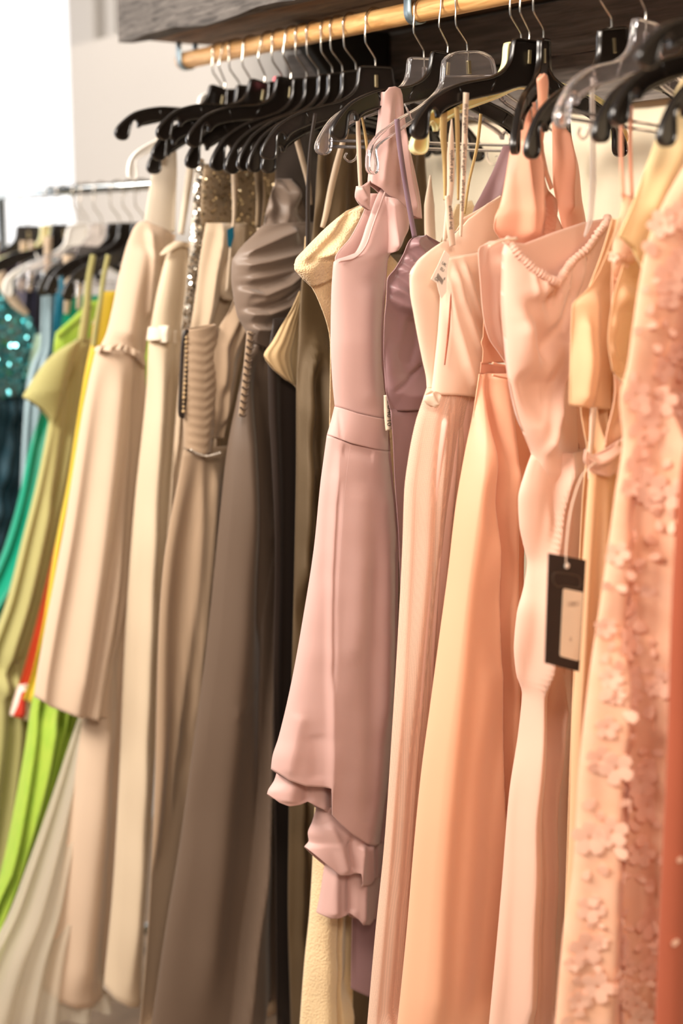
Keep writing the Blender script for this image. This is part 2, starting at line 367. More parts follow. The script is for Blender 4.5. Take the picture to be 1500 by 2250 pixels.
ZR = 1.950                                          # centre height of the wooden rail
rail = thing('clothes_rail', 'pale round wooden clothes rail hanging under the dark shelf', 'rail', (0.35, 0, ZR))
tube('rod', [(-0.745, 0, ZR), (-0.2, 0, ZR), (0.5, 0, ZR), (1.5, 0, ZR)], 0.0165, 'rail_wood', rail, 20)
def pipe_strap(x):
    P = [(0.0185 * math.cos(a), 0.0185 * math.sin(a)) for a in np.linspace(math.pi, 2 * math.pi, 13)]
    P = [(-0.0185, 0.034), (-0.0185, 0.016)] + P + [(0.0185, 0.016), (0.0185, 0.034)]
    P = [(x, y, ZR + z) for y, z in P]; v, f = strip_geo(P, np.tile([0.009, 0, 0], (len(P), 1)), 0.002)
    o = mk('pipe_strap', v, f, 'zinc_strap', rail)
for x in (-0.725, 0.012, 0.75): pipe_strap(x)

# ------------------------------------------------------------------ hangers (built once each kind, then copied)
HALF = [(0, 0), (.026, -.0003), (.031, -.004), (.033, -.012), (.0345, -.024), (.039, -.036), (.050, -.047), (.070, -.057), (.094, -.063), (.118, -.0685), (.138, -.075), (.160, -.085),
        (.178, -.096), (.192, -.110), (.204, -.126), (.210, -.139), (.2075, -.1475), (.199, -.152), (.1885, -.151), (.182, -.144), (.1805, -.131), (.179, -.115), (.173, -.109), (.1675, -.114),
        (.1665, -.121), (.1625, -.120), (.158, -.113), (.145, -.105), (.120, -.096), (.097, -.090), (.073, -.084), (.050, -.078), (.030, -.071), (.014, -.067), (0, -.066)]
WIDE = [(0, 0), (.020, 0), (.036, -.004), (.050, -.013), (.055, -.034), (.060, -.050), (.080, -.066), (.110, -.081), (.140, -.0925), (.170, -.107), (.190, -.120), (.203, -.136), (.207, -.158),
        (.204, -.168), (.194, -.1715), (.187, -.165), (.1865, -.150), (.188, -.136), (.176, -.127), (.150, -.116), (.120, -.102), (.090, -.089), (.064, -.074), (.054, -.058), (.030, -.051), (0, -.050)]
def hanger_body(name, half, rim_t, web_t, rim_w, mat, parent):
    P = np.array(half); P = np.vstack([P, P[::-1][1:-1] * [-1, 1]]); n = len(P)
    Q = crsp(np.vstack([P, P[:1]]), 2)[:-1]; n = len(Q)
    T = np.roll(Q, -1, 0) - np.roll(Q, 1, 0); T /= np.linalg.norm(T, axis=1)[:, None]; Nn = np.stack([T[:, 1], -T[:, 0]], 1)
    area = 0.5 * np.sum(Q[:, 0] * np.roll(Q[:, 1], -1) - np.roll(Q[:, 0], -1) * Q[:, 1])
    if area > 0: Nn = -Nn
    I = Q + Nn * rim_w * (1 if area > 0 else 1) * -1 if False else Q + Nn * rim_w * (-1 if area < 0 else -1)
    # make sure the inset ring lies inside
    ai = 0.5 * np.sum(I[:, 0] * np.roll(I[:, 1], -1) - np.roll(I[:, 0], -1) * I[:, 1])
    if abs(ai) > abs(area): I = Q - (I - Q)
    bev = 0.0012; B = Q + (I - Q) * (bev / rim_w)
    V = []; V += [(rim_t / 2 - bev, y, z) for y, z in Q] + [(-rim_t / 2 + bev, y, z) for y, z in Q]
    V += [(rim_t / 2, y, z) for y, z in B] + [(-rim_t / 2, y, z) for y, z in B]
    V += [(rim_t / 2, y, z) for y, z in I] + [(-rim_t / 2, y, z) for y, z in I]
    V += [(web_t / 2, y, z) for y, z in I] + [(-web_t / 2, y, z) for y, z in I]
    F = []
    for k in range(n):
        j = (k + 1) % n
        F += [(k, j, n + j, n + k), (2 * n + k, 2 * n + j, j, k), (n + k, n + j, 3 * n + j, 3 * n + k), (4 * n + k, 4 * n + j, 2 * n + j, 2 * n + k),
              (3 * n + k, 3 * n + j, 5 * n + j, 5 * n + k), (6 * n + k, 6 * n + j, 4 * n + j, 4 * n + k), (5 * n + k, 5 * n + j, 7 * n + j, 7 * n + k)]
    F += [tuple(6 * n + k for k in range(n)), tuple(7 * n + k for k in range(n))[::-1]]
    o = mk(name, V, F, mat, parent, smooth=False); bm = bmesh.new(); bm.from_mesh(o.data); bmesh.ops.recalc_face_normals(bm, faces=bm.faces)
    for fc in bm.faces:
        if len(fc.verts) <= 4: fc.smooth = True
    bmesh.ops.triangulate(bm, faces=[fc for fc in bm.faces if len(fc.verts) > 4]); bm.to_mesh(o.data); bm.free(); return o
def hook_pts(drop=0.072, r=0.0192):
    P = [(0, -0.022), (0, 0.0), (0, 0.008), (-0.002, 0.014), (-0.016, 0.031), (-0.0195, 0.037), (-r - 0.0012, 0.048), (-r, drop - 0.012)]
    P += [(r * math.cos(a), drop + r * math.sin(a)) for a in np.linspace(math.pi, -0.5, 12)]
    return np.array([(0.0, y, z) for y, z in P])
def make_hanger(kind):
    mat = {'black': 'black_plastic', 'clear': 'clear_plastic', 'wide': 'clear_plastic', 'yellow': 'yellow_plastic', 'white': 'white_plastic'}[kind]
    t = thing('clothes_hanger', 'x', 'hanger', (0, 0, 0))
    hanger_body('body', WIDE if kind in ('wide', 'white') else HALF, 0.0095 if kind != 'yellow' else 0.012, 0.0034, 0.0030, mat, t)
    tube('hook', crsp(hook_pts(), 3), 0.0017, 'hook_wire', t, 8)
    box('hook_socket', (-0.0035, -0.0032, -0.034), (0.0035, 0.0032, -0.014), 'brass_socket' if kind != 'clear' else 'clear_plastic', t, bev=0.001)
    for s in (-1, 1):                                # moulded ribs across each arm, set on the web
        for y, z0, z1, dy in ((0.058, -0.053, -0.077, 0.012), (0.130, -0.073, -0.097, -0.012)):
            tube('rib', [(0.0014, s * y, z0), (0.0014, s * (y + dy), z1)], 0.0016, mat, t, 6)
    if kind == 'clear':
        for z in (-0.130, -0.139): tube('lower_bar', [(0, -0.186, z), (0, 0, z), (0, 0.186, z)], 0.0024, mat, t, 8)
        for s in (-1, 1): tube('bar_clip', crsp([(0, s * 0.130, -0.139), (0, s * 0.134, -0.155), (0, s * 0.146, -0.161), (0, s * 0.156, -0.155), (0, s * 0.152, -0.148)], 4), 0.002, mat, t, 6)
    if kind == 'wide':
        tube('inner_bar', [(0.001, -0.05, -0.036), (0.001, 0, -0.037), (0.001, 0.05, -0.036)], 0.002, mat, t, 6)
    return t
PROTO = {}
def hanger(kind, x, label, z=None, yaw=0.0, roll=0.0, group='hangers on the wooden rail', y=0.0):
    if kind not in PROTO: PROTO[kind] = make_hanger(kind); r = PROTO[kind]
    else:
        s = PROTO[kind]; r = s.copy(); COL.objects.link(r)
        for ch in list(s.children):
            c = ch.copy(); COL.objects.link(c); c.parent = r
    zr = (ZR if z is None else z) - 0.0715
    ro = math.radians(roll); r.location = (x - 0.072 * math.sin(ro) * math.sin(math.radians(yaw)), y + 0.072 * math.sin(ro) * math.cos(math.radians(yaw)), (ZR if z is None else z) + 0.0005 - 0.072 * math.cos(ro)); r.rotation_euler = (math.radians(roll), 0, math.radians(yaw))
    for ch in r.children:                            # the wire hook swivels and stays square to the rail
        if ch.name.startswith('hook') and 'socket' not in ch.name: ch.rotation_euler = (0, 0, -math.radians(yaw))
    r['label'] = label; r['group'] = group; return r
hl = 'black plastic hanger with chrome hook, '
for i, (x, yaw, roll, kind, lab) in enumerate([
    (-0.556, 2, -13, 'black', 'black plastic hanger whose tip stands out against the pale wall, farthest along the wooden rail'),
    (-0.592, 0, 0, 'white', 'white plastic hanger end peeking out below the farthest black hanger'),
    (-0.532, 1, 3, 'black', 'black plastic hanger with low slim tip, left of the ivory straps of the chiffon gown'),
    (-0.480, 3, -3, 'black', 'black plastic hanger of the cream dress with the knotted belt'),
    (-0.418, 4, -11, 'black', 'black plastic hanger raised over the silver sequined strap'),
    (-0.382, 1, 2, 'black', 'black plastic hanger above the beige draped dress'),
    (-0.338, 5, -7, 'black', 'black plastic hanger with bright upper edge above the gold glitter dress'),
    (-0.306, 0, 4, 'black', 'black plastic hanger with drooping tip above the tan wrapped gown'),
    (-0.272, 0, 6, 'black', 'black plastic hanger above the ruched taupe satin gown'),
    (-0.228, 1, 5, 'black', 'black plastic hanger just right of the one of the ruched taupe gown'),
    (-0.200, 0, 6, 'black', 'black plastic hanger holding the tan ribbons of the dark brown gown'),
    (-0.162, 0, 7, 'black', 'black plastic hanger with lowest tip, holding the bronze metallic gown'),
    (-0.098, -9, 1, 'black', 'black plastic hanger with square neck left of the first clear hanger'),
    (0.030, 0, 1, 'clear', 'clear plastic hanger with lower bar and clips, holding the cream fleece robe'),
    (0.096, 0, -4, 'black', 'black plastic hanger carrying the folded dusty pink strap'),
    (0.130, 1, 5, 'wide', 'clear plastic hanger with broad see-through neck, in front of the dusty pink strap'),
    (0.252, -1, 4, 'yellow', 'cream yellow plastic hanger with orange tip behind a black hanger'),
    (0.276, 0, -1.5, 'black', 'black plastic hanger carrying the printed satin ribbons in front of the yellow hanger'),
    (0.302, 36, 6, 'black', 'black plastic hanger turned towards the aisle with the coral halter looped over it'),
    (0.428, 10, 9, 'black', 'black plastic hanger with wide neck behind the clear hanger of the blush drawstring dress'),
    (0.498, 14, -1, 'clear', 'clear plastic hanger with glossy thick neck above the blush drawstring dress'),
    (0.594, 1, 5, 'black', 'black plastic hanger behind two others, with its blunt tip lowest over the cream wall'),
    (0.642, 1, 0, 'black', 'black plastic hanger with bright upper edge holding two thin peach straps'),
    (0.690, 0, 8, 'black', 'black plastic hanger tucked beside the pale yellow chiffon sleeve'),
    (0.740, -3, -14, 'black', 'black plastic hanger cut by the frame edge, tip raised highest')]):
    hanger(kind, x, lab, None, yaw, roll)
M['yellow_plastic'].node_tree.nodes['Principled BSDF'].inputs['Subsurface Weight'].default_value = 0.3

# ------------------------------------------------------------------ fabrics
fabric('mauve_satin', (221, 180, 172), 0.42, 0.3, 1500, 0.12, 0.03, trans=0.12, spec=0.4)
fabric('plum_satin', (152, 116, 118), 0.38, 0.2, 1500, 0.1, 0.05, trans=0.05, spec=0.45)
fabric('plum_strap', (138, 112, 126), 0.4, 0.1, 0)
fabric('cream_fleece', (250, 219, 172), 0.95, 0.6, 0, 0, 0.08, trans=0.1, spec=0.1)
fabric('bronze_lame', (88, 70, 46), 0.42, 0.1, 700, 0.3, 0.18, metal=0.35)
fabric('dark_brown_satin', (44, 33, 27), 0.45, 0.1, 0, 0, 0.1)
fabric('tan_lining', (204, 174, 130), 0.6, 0.2, 600, 0.2)
fabric('dark_velvet', (66, 52, 42), 0.8, 0.5, 0, 0, 0.15)
fabric('taupe_satin', (102, 84, 70), 0.42, 0.15, 900, 0.08, 0.05)
fabric('taupe_ruched', (126, 108, 95), 0.40, 0.15, 900, 0.08, 0.05)
fabric('tan_chiffon', (172, 145, 118), 0.7, 0.3, 700, 0.15, 0.05, trans=0.12)
fabric('beige_drape', (200, 176, 148), 0.7, 0.3, 0, 0, 0.06, trans=0.12)
fabric('silver_sequin', (226, 214, 198), 0.35, 0.1, 0, 0, 0.12, metal=0.4)
fabric('gold_glitter', (132, 112, 88), 0.45, 0.1, 0, 0, 0.35, metal=0.45)
fabric('cream_satin', (224, 204, 176), 0.6, 0.3, 0, 0, 0.03, trans=0.15)
fabric('beige_chiffon', (226, 200, 174), 0.75, 0.3, 0, 0, 0.03, trans=0.18)
fabric('ivory_lace', (244, 230, 210), 0.8, 0.3, 60, 0.3, 0.08, trans=0.15)
fabric('white_tulle', (236, 226, 206), 0.9, 0.2, 0, 0, 0.02, trans=0.3, alpha=0.55)
fabric('blush_lining', (255, 224, 200), 0.55, 0.3, 0, 0, 0.04, trans=0.25)
fabric('blush_tulle', (247, 212, 188), 0.8, 0.2, 0, 0, 0.04, trans=0.25, alpha=0.72)
fabric('blush_under', (248, 208, 190), 0.4, 0.3, 0, 0, 0.04, trans=0.2)
fabric('peach_satin', (252, 190, 153), 0.42, 0.3, 1200, 0.08, 0.03, trans=0.15, spec=0.4)
fabric('coral_satin', (246, 178, 146), 0.42, 0.3, 1200, 0.08, 0.03, trans=0.18, spec=0.4)
fabric('blush_crepe', (246, 202, 180), 0.5, 0.35, 900, 0.08, 0.03, trans=0.15)
fabric('peach_chiffon', (254, 214, 170), 0.65, 0.3, 0, 0, 0.03, trans=0.3)
fabric('yellow_chiffon', (252, 228, 176), 0.65, 0.3, 0, 0, 0.03, trans=0.25)
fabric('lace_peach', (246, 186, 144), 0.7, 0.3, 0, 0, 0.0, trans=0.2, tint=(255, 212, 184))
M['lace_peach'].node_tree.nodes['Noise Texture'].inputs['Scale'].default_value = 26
fabric('coral_shadow', (176, 88, 58), 0.7, 0.3, 0, 0, 0.08, trans=0.1)  # lace darkened by colour for the fold shadow; also the bodice gap
fabric('petal_pink', (252, 206, 180), 0.6, 0.4, 0, 0, 0.05, trans=0.25)
fabric('ribbon_satin', (246, 222, 198), 0.4, 0.3, 0, 0, 0.02, trans=0.15)
fabric('gold_ribbon', (206, 176, 120), 0.4, 0.1, 500, 0.4, 0.2, metal=0.4)
fabric('clear_loop', (236, 226, 220), 0.3, 0, 0, 0, 0.0, trans=0.4, alpha=0.5)
fabric('olive_cotton', (176, 170, 112), 0.8, 0.2, 0, 0, 0.06)
fabric('emerald_satin', (0, 152, 120), 0.42, 0.2, 0, 0, 0.05)
fabric('lime_satin', (140, 196, 60), 0.5, 0.2, 0, 0, 0.1, tint=(190, 206, 84), streak=True)
fabric('yellow_satin', (216, 184, 52), 0.5, 0.2, 0, 0, 0.05)
fabric('teal_sequin', (70, 128, 138), 0.4, 0.1, 0, 0, 0.3, metal=0.5, tint=(150, 150, 138))
fabric('teal_feather', (24, 62, 76), 0.6, 0.2, 40, 0.6, 0.6)
fabric('ice_blue', (186, 212, 222), 0.6, 0.2, 0, 0, 0.04, trans=0.2)
fabric('navy_satin', (28, 26, 44), 0.4, 0.1, 0, 0, 0.1)
fabric('petrol_satin', (10, 96, 120), 0.45, 0.1, 0, 0, 0.1)
fabric('aubergine', (44, 24, 40), 0.5, 0.1, 0, 0, 0.1)
fabric('lilac_grey', (150, 144, 164), 0.6, 0.1, 0, 0, 0.05)
fabric('mint', (178, 206, 184), 0.6, 0.1, 0, 0, 0.05)
fabric('orange_red', (226, 76, 40), 0.6, 0.1, 0, 0, 0.05)
fabric('hanger_ribbon', (226, 204, 178), 0.6, 0.1, 0, 0, 0.03, trans=0.2)
plain('sequin_flake', (236, 230, 220), 0.12, metal=1.0)
plain('sequin_teal', (120, 206, 214), 0.14, metal=1.0)
plain('sequin_gold', (200, 180, 146), 0.2, metal=1.0)
plain('bead_pearl', (232, 220, 206), 0.2, metal=0.6)
def stripe_mat():
    m, nt, b = base_mat('red_white_print'); N, Lk = nt.nodes, nt.links
    tc = N.new('ShaderNodeTexCoord'); wv = N.new('ShaderNodeTexWave'); wv.inputs['Scale'].default_value = 9; wv.inputs['Distortion'].default_value = 9; wv.inputs['Detail Scale'].default_value = 0.6
    cr = N.new('ShaderNodeValToRGB'); cr.color_ramp.interpolation = 'CONSTANT'; cr.color_ramp.elements[0].color = lin((206, 56, 36)); cr.color_ramp.elements[1].color = lin((250, 226, 216)); cr.color_ramp.elements[1].position = 0.5
    Lk.new(tc.outputs['Object'], wv.inputs['Vector']); Lk.new(wv.outputs[1], cr.inputs[0]); Lk.new(cr.outputs[0], b.inputs['Base Color']); b.inputs['Roughness'].default_value = 0.8
stripe_mat()
def fleece_bump():
    m = M['cream_fleece']; nt = m.node_tree; N, Lk = nt.nodes, nt.links; b = N['Principled BSDF']; tc = N.new('ShaderNodeTexCoord')
    vo = N.new('ShaderNodeTexVoronoi'); vo.inputs['Scale'].default_value = 330; no = N.new('ShaderNodeTexNoise'); no.inputs['Scale'].default_value = 220
    Lk.new(tc.outputs['Object'], vo.inputs['Vector']); Lk.new(tc.outputs['Object'], no.inputs['Vector'])
    ad = N.new('ShaderNodeMath'); ad.operation = 'SUBTRACT'; Lk.new(no.outputs[0], ad.inputs[0]); Lk.new(vo.outputs[0], ad.inputs[1])
    bp = N.new('ShaderNodeBump'); bp.inputs['Strength'].default_value = 0.7; bp.inputs['Distance'].default_value = 0.0018; Lk.new(ad.outputs[0], bp.inputs['Height']); Lk.new(bp.outputs[0], b.inputs['Normal'])
fleece_bump()
def net_alpha():                                     # fine net of the tulle
    m = M['blush_tulle']; nt = m.node_tree; N, Lk = nt.nodes, nt.links
    ms = [n for n in N if n.type == 'MIX_SHADER'][-1]; tc = N.new('ShaderNodeTexCoord'); mp = N.new('ShaderNodeMapping'); mp.inputs['Rotation'].default_value = (math.radians(45), 0, 0); Lk.new(tc.outputs['Object'], mp.inputs[0])
    ck = N.new('ShaderNodeTexVoronoi'); ck.feature = 'DISTANCE_TO_EDGE'; ck.inputs['Scale'].default_value = 620; ck.inputs['Randomness'].default_value = 0.15; Lk.new(mp.outputs[0], ck.inputs['Vector'])
    mr = N.new('ShaderNodeMapRange'); mr.inputs[1].default_value = 0.12; mr.inputs[2].default_value = 0.3; mr.inputs[3].default_value = 0.85; mr.inputs[4].default_value = 0.5; Lk.new(ck.outputs[0], mr.inputs[0]); Lk.new(mr.outputs[0], ms.inputs[0])
net_alpha()

# ------------------------------------------------------------------ dresses on the wooden rail, from the frame's right edge inwards
G = 'dresses on the wooden rail'

# coral layer added as the gown's fold shadow, then the blush floral lace gown
d = dress('lace_gown', 'added coral lace layer at the frame edge, coloured as the deep fold shadow of the peach lace gown', 'dress', 0.835, (1440, 2300), G)
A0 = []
cloth('skirt', 0.835, [(1600, 420), (1570, 700), (1525, 900), (1492, 1050), (1475, 1300), (1462, 1700), (1448, 2000), (1436, 2300)], None, 420, 2300, 'coral_shadow', d, t=[(420, .02), (2300, .05)], folds=[('s', 5, .012, 500, 1500, 1.0)], keep=A0)
dl = dress('lace_gown', 'peach lace gown covered in raised pink flowers and petals, nearest the camera', 'dress', 0.70, (1205, 2300), G)
A1 = []
cloth('gown', 0.70, [(1515, 345), (1490, 385), (1455, 450), (1425, 530), (1408, 610), (1393, 720), (1383, 800), (1366, 880), (1372, 960), (1352, 1100), (1322, 1300), (1290, 1500), (1266, 1700), (1252, 1900), (1228, 2050), (1203, 2300)],
      [(1560, 345), (1620, 420), (1640, 600), (1640, 800), (1600, 900), (1560, 1100), (1530, 1400), (1500, 1700), (1475, 2000), (1462, 2300)], 345, 2300, 'lace_peach', dl,
      t=[(345, .015), (600, .025), (880, .022), (1500, .035), (2300, .05)], ni=110, nj=70, keep=A1,
      folds=[('e', [(1440, 880), (1425, 1200), (1400, 1500), (1385, 1800), (1365, 2300)], .05, .03, 1), ('r', [(1478, 900), (1462, 1300), (1440, 1700), (1425, 2300)], .014, .02),
             ('r', [(1395, 1000), (1365, 1400), (1335, 1800), (1310, 2300)], .012, -.012), ('r', [(1340, 1400), (1300, 1800), (1262, 2300)], .012, .008), ('n', .003, 30)], xo=[(345, 0), (900, -.004), (2300, .01)])
def petal_mesh(nm, n, r, cup, wide):
    v, f = [], []
    for k in range(n):
        a = 2 * math.pi * k / n; ca, sa = math.cos(a), math.sin(a); b = len(v)
        for (q, w, z) in ((0.12, 0.10, 0.0), (0.5, wide, cup * 0.5), (0.85, wide * 0.9, cup), (1.0, 0.02, cup * 0.8)):
            for s in (-1, 1): v.append((r * (q * ca - s * w * sa), r * (q * sa + s * w * ca), r * z + 0.001))
        for i in range(3): f.append((b + 2 * i, b + 2 * i + 1, b + 2 * i + 3, b + 2 * i + 2))
    me = bpy.data.meshes.new(nm); me.from_pydata(v, [], f); me.polygons.foreach_set('use_smooth', [True] * len(f)); me.materials.append(M['petal_pink']); return me
FL = [petal_mesh('flower', 5, 0.021, 0.12, 0.36), petal_mesh('flower_small', 6, 0.014, 0.14, 0.32), petal_mesh('leaf', 1, 0.020, 0.2, 0.33), petal_mesh('leaf_pair', 2, 0.016, 0.3, 0.3)]
def applique(root, A, n, names, lo, hi, smin=0.02, smax=0.98, mind=0.016, seed=2, size=1.0):
    rg = np.random.default_rng(seed); ni, nj = A.shape[0] - 1, A.shape[1] - 1; put = []
    rl = np.array(root.location)
    for _ in range(n * 12):
        if len(put) >= n: break
        i = int(rg.uniform(lo, hi) * (ni - 1)); j = int(rg.uniform(smin, smax) * (nj - 1)); p = A[i, j]
        if any(np.linalg.norm(p - q) < mind for q in put): continue
        nr = np.cross(A[i + 1, j] - A[i, j], A[i, j + 1] - A[i, j]); nr /= np.linalg.norm(nr) + 1e-9
        if nr[0] < 0: nr = -nr
        put.append(p); k = rg.choice([0, 1, 2, 3], p=[.22, .22, .34, .22]); o = bpy.data.objects.new('flower_applique' if k < 2 else 'petal_applique', FL[k]); COL.objects.link(o)
        q = Vector(nr).to_track_quat('Z', 'Y') @ Matrix.Rotation(rg.uniform(0, 6.28), 3, 'Z').to_quaternion()
        o.parent = root; o.location = Vector(p - rl + nr * 0.0015); o.rotation_mode = 'QUATERNION'; o.rotation_quaternion = q; s = rg.uniform(0.7, 1.15) * size; o.scale = (s, s, s)
applique(dl, A1[0], 260, None, 0.06, 1.0, 0.06, 0.75, mind=0.018)
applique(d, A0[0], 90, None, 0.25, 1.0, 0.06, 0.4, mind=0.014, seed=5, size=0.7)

# pale yellow chiffon dress: its sleeve hangs down over the peach dresses
d = dress('chiffon_dress', 'pale yellow chiffon dress, its open sleeve hanging between peach straps and the lace gown', 'dress', 0.63, (1370, 2300), G)
cloth('sleeve', 0.63, [(1500, 170), (1480, 205), (1445, 290), (1415, 375), (1385, 460), (1358, 520)], [(1560, 190), (1540, 280), (1505, 370), (1470, 450), (1435, 540), (1425, 620)], 170, [(1358, 520), (1375, 528), (1395, 545), (1412, 580), (1428, 622)], 'yellow_chiffon', d, t=[(170, .012), (520, .024)], ni=50, nj=36, folds=[('r', [(1500, 230), (1455, 370), (1420, 480)], .012, .006), ('n', .002, 50)])
cloth('body', 0.635, [(1530, 320), (1480, 450), (1430, 600), (1412, 800), (1400, 1000), (1390, 1400), (1370, 2300)], None, 320, 2300, 'yellow_chiffon', d, t=[(320, .012), (2300, .03)], folds=[('s', 6, .008, 700, 1600, 0.4)])

# peach lace dress with scalloped cap (between flutter sleeve and yellow sleeve)
d = dress('lace_dress', 'peach lace dress with beaded bodice edge and folded belt, on two thin straps', 'dress', 0.575, (1290, 2300), G)
A2 = []
cloth('bodice', 0.575, [(1368, 425), (1355, 500), (1345, 545), (1343, 640), (1345, 760), (1350, 860), (1330, 960)], [(1388, 430), (1420, 560), (1440, 700), (1440, 850), (1430, 960)], [(1368, 425), (1376, 428), (1388, 432)], 985, 'lace_peach', d, t=[(425, .004), (560, .014), (960, .02)], keep=A2, folds=[('n', .004, 90)])
cloth('cap_sleeve', 0.585, [(1385, 535), (1362, 600), (1345, 660), (1335, 740), (1345, 820)], [(1420, 545), (1415, 640), (1410, 740), (1400, 850)], 535, [(1345, 815), (1370, 845), (1400, 860)], 'peach_chiffon', d, t=.012, ni=36, nj=30, folds=[('n', .005, 120)])
cloth('belt', 0.59, [(1287, 985), (1283, 1008), (1300, 1040)], [(1385, 950), (1385, 985), (1370, 1040)], [(1285, 985), (1310, 1003), (1345, 985), (1385, 955)], [(1283, 1012), (1305, 1040), (1335, 1048), (1372, 1040)], 'blush_crepe', d, t=.03, ni=20, nj=30, folds=[('r', [(1285, 998), (1310, 1020), (1372, 985)], .006, .006)])
cloth('skirt', 0.575, [(1296, 1010), (1285, 1150), (1268, 1400), (1255, 1600), (1250, 1800), (1238, 2050), (1220, 2300)], None, 1010, 2300, 'peach_chiffon', d, t=[(1010, .02), (2300, .045)], folds=[('s', 11, .009, 1010, 1500, 0.3, 0, 1.3)])
for k, dx in ((1362, 0), (1382, 0)): cord('strap', [(k + 4, 232), (k + 2, 330), (k + 6, 432)], 0.585, .0024, 'coral_satin', d)
applique(d, A2[0], 60, None, 0.2, 1.0, mind=0.008, seed=9, size=0.4)

# peach chiffon dress with fluttering sleeve
d = dress('chiffon_dress', 'peach chiffon dress with wide flutter sleeve ending above a pale sash end', 'dress', 0.515, (1265, 2300), G)
cloth('bodice', 0.51, [(1345, 480), (1320, 560), (1290, 640), (1272, 700), (1270, 800), (1275, 900), (1290, 1000), (1292, 1060)], [(1400, 480), (1400, 700), (1370, 900), (1350, 1060)], 480, 1060, 'peach_chiffon', d, t=.02, folds=[('s', 4, .006, 480, 800, 1)])
cloth('flutter_sleeve', 0.525, [(1372, 430), (1345, 520), (1318, 590), (1290, 635), (1256, 672), (1253, 730), (1251, 800), (1249, 892)], [(1385, 430), (1372, 560), (1350, 660), (1342, 760), (1340, 895)], 430, [(1249, 890), (1290, 897), (1340, 900)], 'peach_chiffon', d, t=[(430, .006), (660, .012), (890, .018)], pw=0.8, ni=60, nj=40,
      folds=[('e', [(1300, 640), (1296, 760), (1290, 890)], .02, .005, -1), ('r', [(1275, 700), (1268, 890)], .007, .006), ('n', .002, 60)])
cloth('skirt', 0.51, [(1285, 1020), (1278, 1100), (1268, 1300), (1258, 1500), (1250, 1700), (1240, 2000), (1222, 2300)], None, 1020, 2300, 'peach_chiffon', d, t=[(1020, .018), (2300, .03)], folds=[('s', 12, .006, 1020, 1400, 0.3, 0, 1.3)])
strap('sash_end', [(1262, 890), (1258, 950), (1254, 1000), (1252, 1045)], 0.50, [.011, .008, .006, .002], 'ribbon_satin', d, dx=.035)

# blush drawstring dress
d = dress('drawstring_dress', 'blush crepe dress with gathered drawstring neckline and draped cowl front', 'dress', 0.425, (1070, 2300), G)
K = []
cloth('bodice', 0.425, [(1112, 522), (1102, 560), (1100, 640), (1106, 740), (1114, 820), (1128, 885), (1148, 950), (1168, 1005), (1175, 1080)], [(1342, 478), (1338, 520), (1318, 600), (1290, 660), (1285, 720), (1290, 800), (1300, 900), (1300, 1000), (1300, 1080)],
      [(1110, 524), (1120, 562), (1140, 590), (1165, 612), (1192, 624), (1220, 606), (1250, 580), (1285, 548), (1310, 510), (1342, 478)], 1080, 'blush_crepe', d, topb=[(1105, 530), (1160, 535), (1220, 512), (1290, 488), (1342, 478)], t=[(522, .03), (700, .045), (900, .035), (1080, .022)], ni=90, nj=70, keep=K,
      folds=[('r', [(1150, 640), (1175, 700), (1192, 712), (1215, 695), (1250, 620)], .014, .005), ('r', [(1130, 640), (1160, 740), (1185, 765), (1225, 720), (1275, 620)], .016, -.006), ('r', [(1125, 700), (1165, 800), (1195, 815), (1240, 730)], .018, .007),
             ('r', [(1120, 820), (1180, 900), (1235, 820)], .02, -.006), ('r', [(1290, 560), (1268, 660), (1240, 780), (1200, 940)], .012, .008), ('e', [(1256, 690), (1225, 850), (1180, 1000)], .03, .008, 1), ('r', [(1140, 600), (1146, 650)], .003, .0025), ('r', [(1160, 615), (1165, 670)], .003, .0025), ('r', [(1180, 625), (1182, 680)], .003, .0025), ('r', [(1205, 620), (1202, 670)], .003, .0025), ('r', [(1228, 605), (1222, 660)], .003, .0025), ('r', [(1255, 582), (1246, 640)], .003, .0025)])
cloth('skirt', 0.425, [(1166, 1000), (1152, 1040), (1138, 1095), (1140, 1150), (1150, 1200), (1158, 1235), (1150, 1290), (1135, 1350), (1129, 1420), (1134, 1480), (1147, 1525), (1140, 1600), (1118, 1750), (1102, 1950), (1070, 2300)],
      [(1305, 1000), (1305, 1100), (1300, 1250), (1275, 1400), (1270, 1600), (1280, 1900), (1260, 2300)], 1000, 2300, 'blush_crepe', d, t=[(1000, .022), (1500, .032), (2300, .045)], ni=110, nj=70,
      folds=[('e', [(1262, 880), (1215, 1080), (1180, 1250), (1165, 1400), (1150, 1560), (1130, 1800), (1105, 2300)], .045, .018, 1), ('r', [(1240, 1060), (1215, 1200), (1200, 1350), (1180, 1600), (1160, 1900), (1135, 2300)], .010, -.016),
             ('e', [(1225, 1480), (1205, 1600), (1195, 1800), (1180, 2050), (1160, 2300)], .03, .016, 1), ('r', [(1190, 1100), (1172, 1250), (1160, 1500)], .008, .006), ('r', [(1178, 1700), (1160, 2000), (1140, 2300)], .006, .006), ('n', .0025, 28)])
P = crsp(K[0][0], 8) + np.array([0.002, 0, 0]); q = np.arange(len(P))
tube('drawstring', P, 0.0050 + 0.0016 * np.sin(q * 0.55) * (0.6 + 0.4 * np.sin(q * 0.13)), 'blush_crepe', d, 10)
cord('neck_tie', [(1052, 542), (1075, 530), (1112, 524)], 0.425, .0022, 'blush_lining', d, dx=.02)
strap('hanger_loop', [(1300, 170), (1302, 300), (1302, 400), (1296, 480), (1284, 520)], 0.47, [.008, .009, .011, .01, .003], 'clear_loop', d, dx=.0)

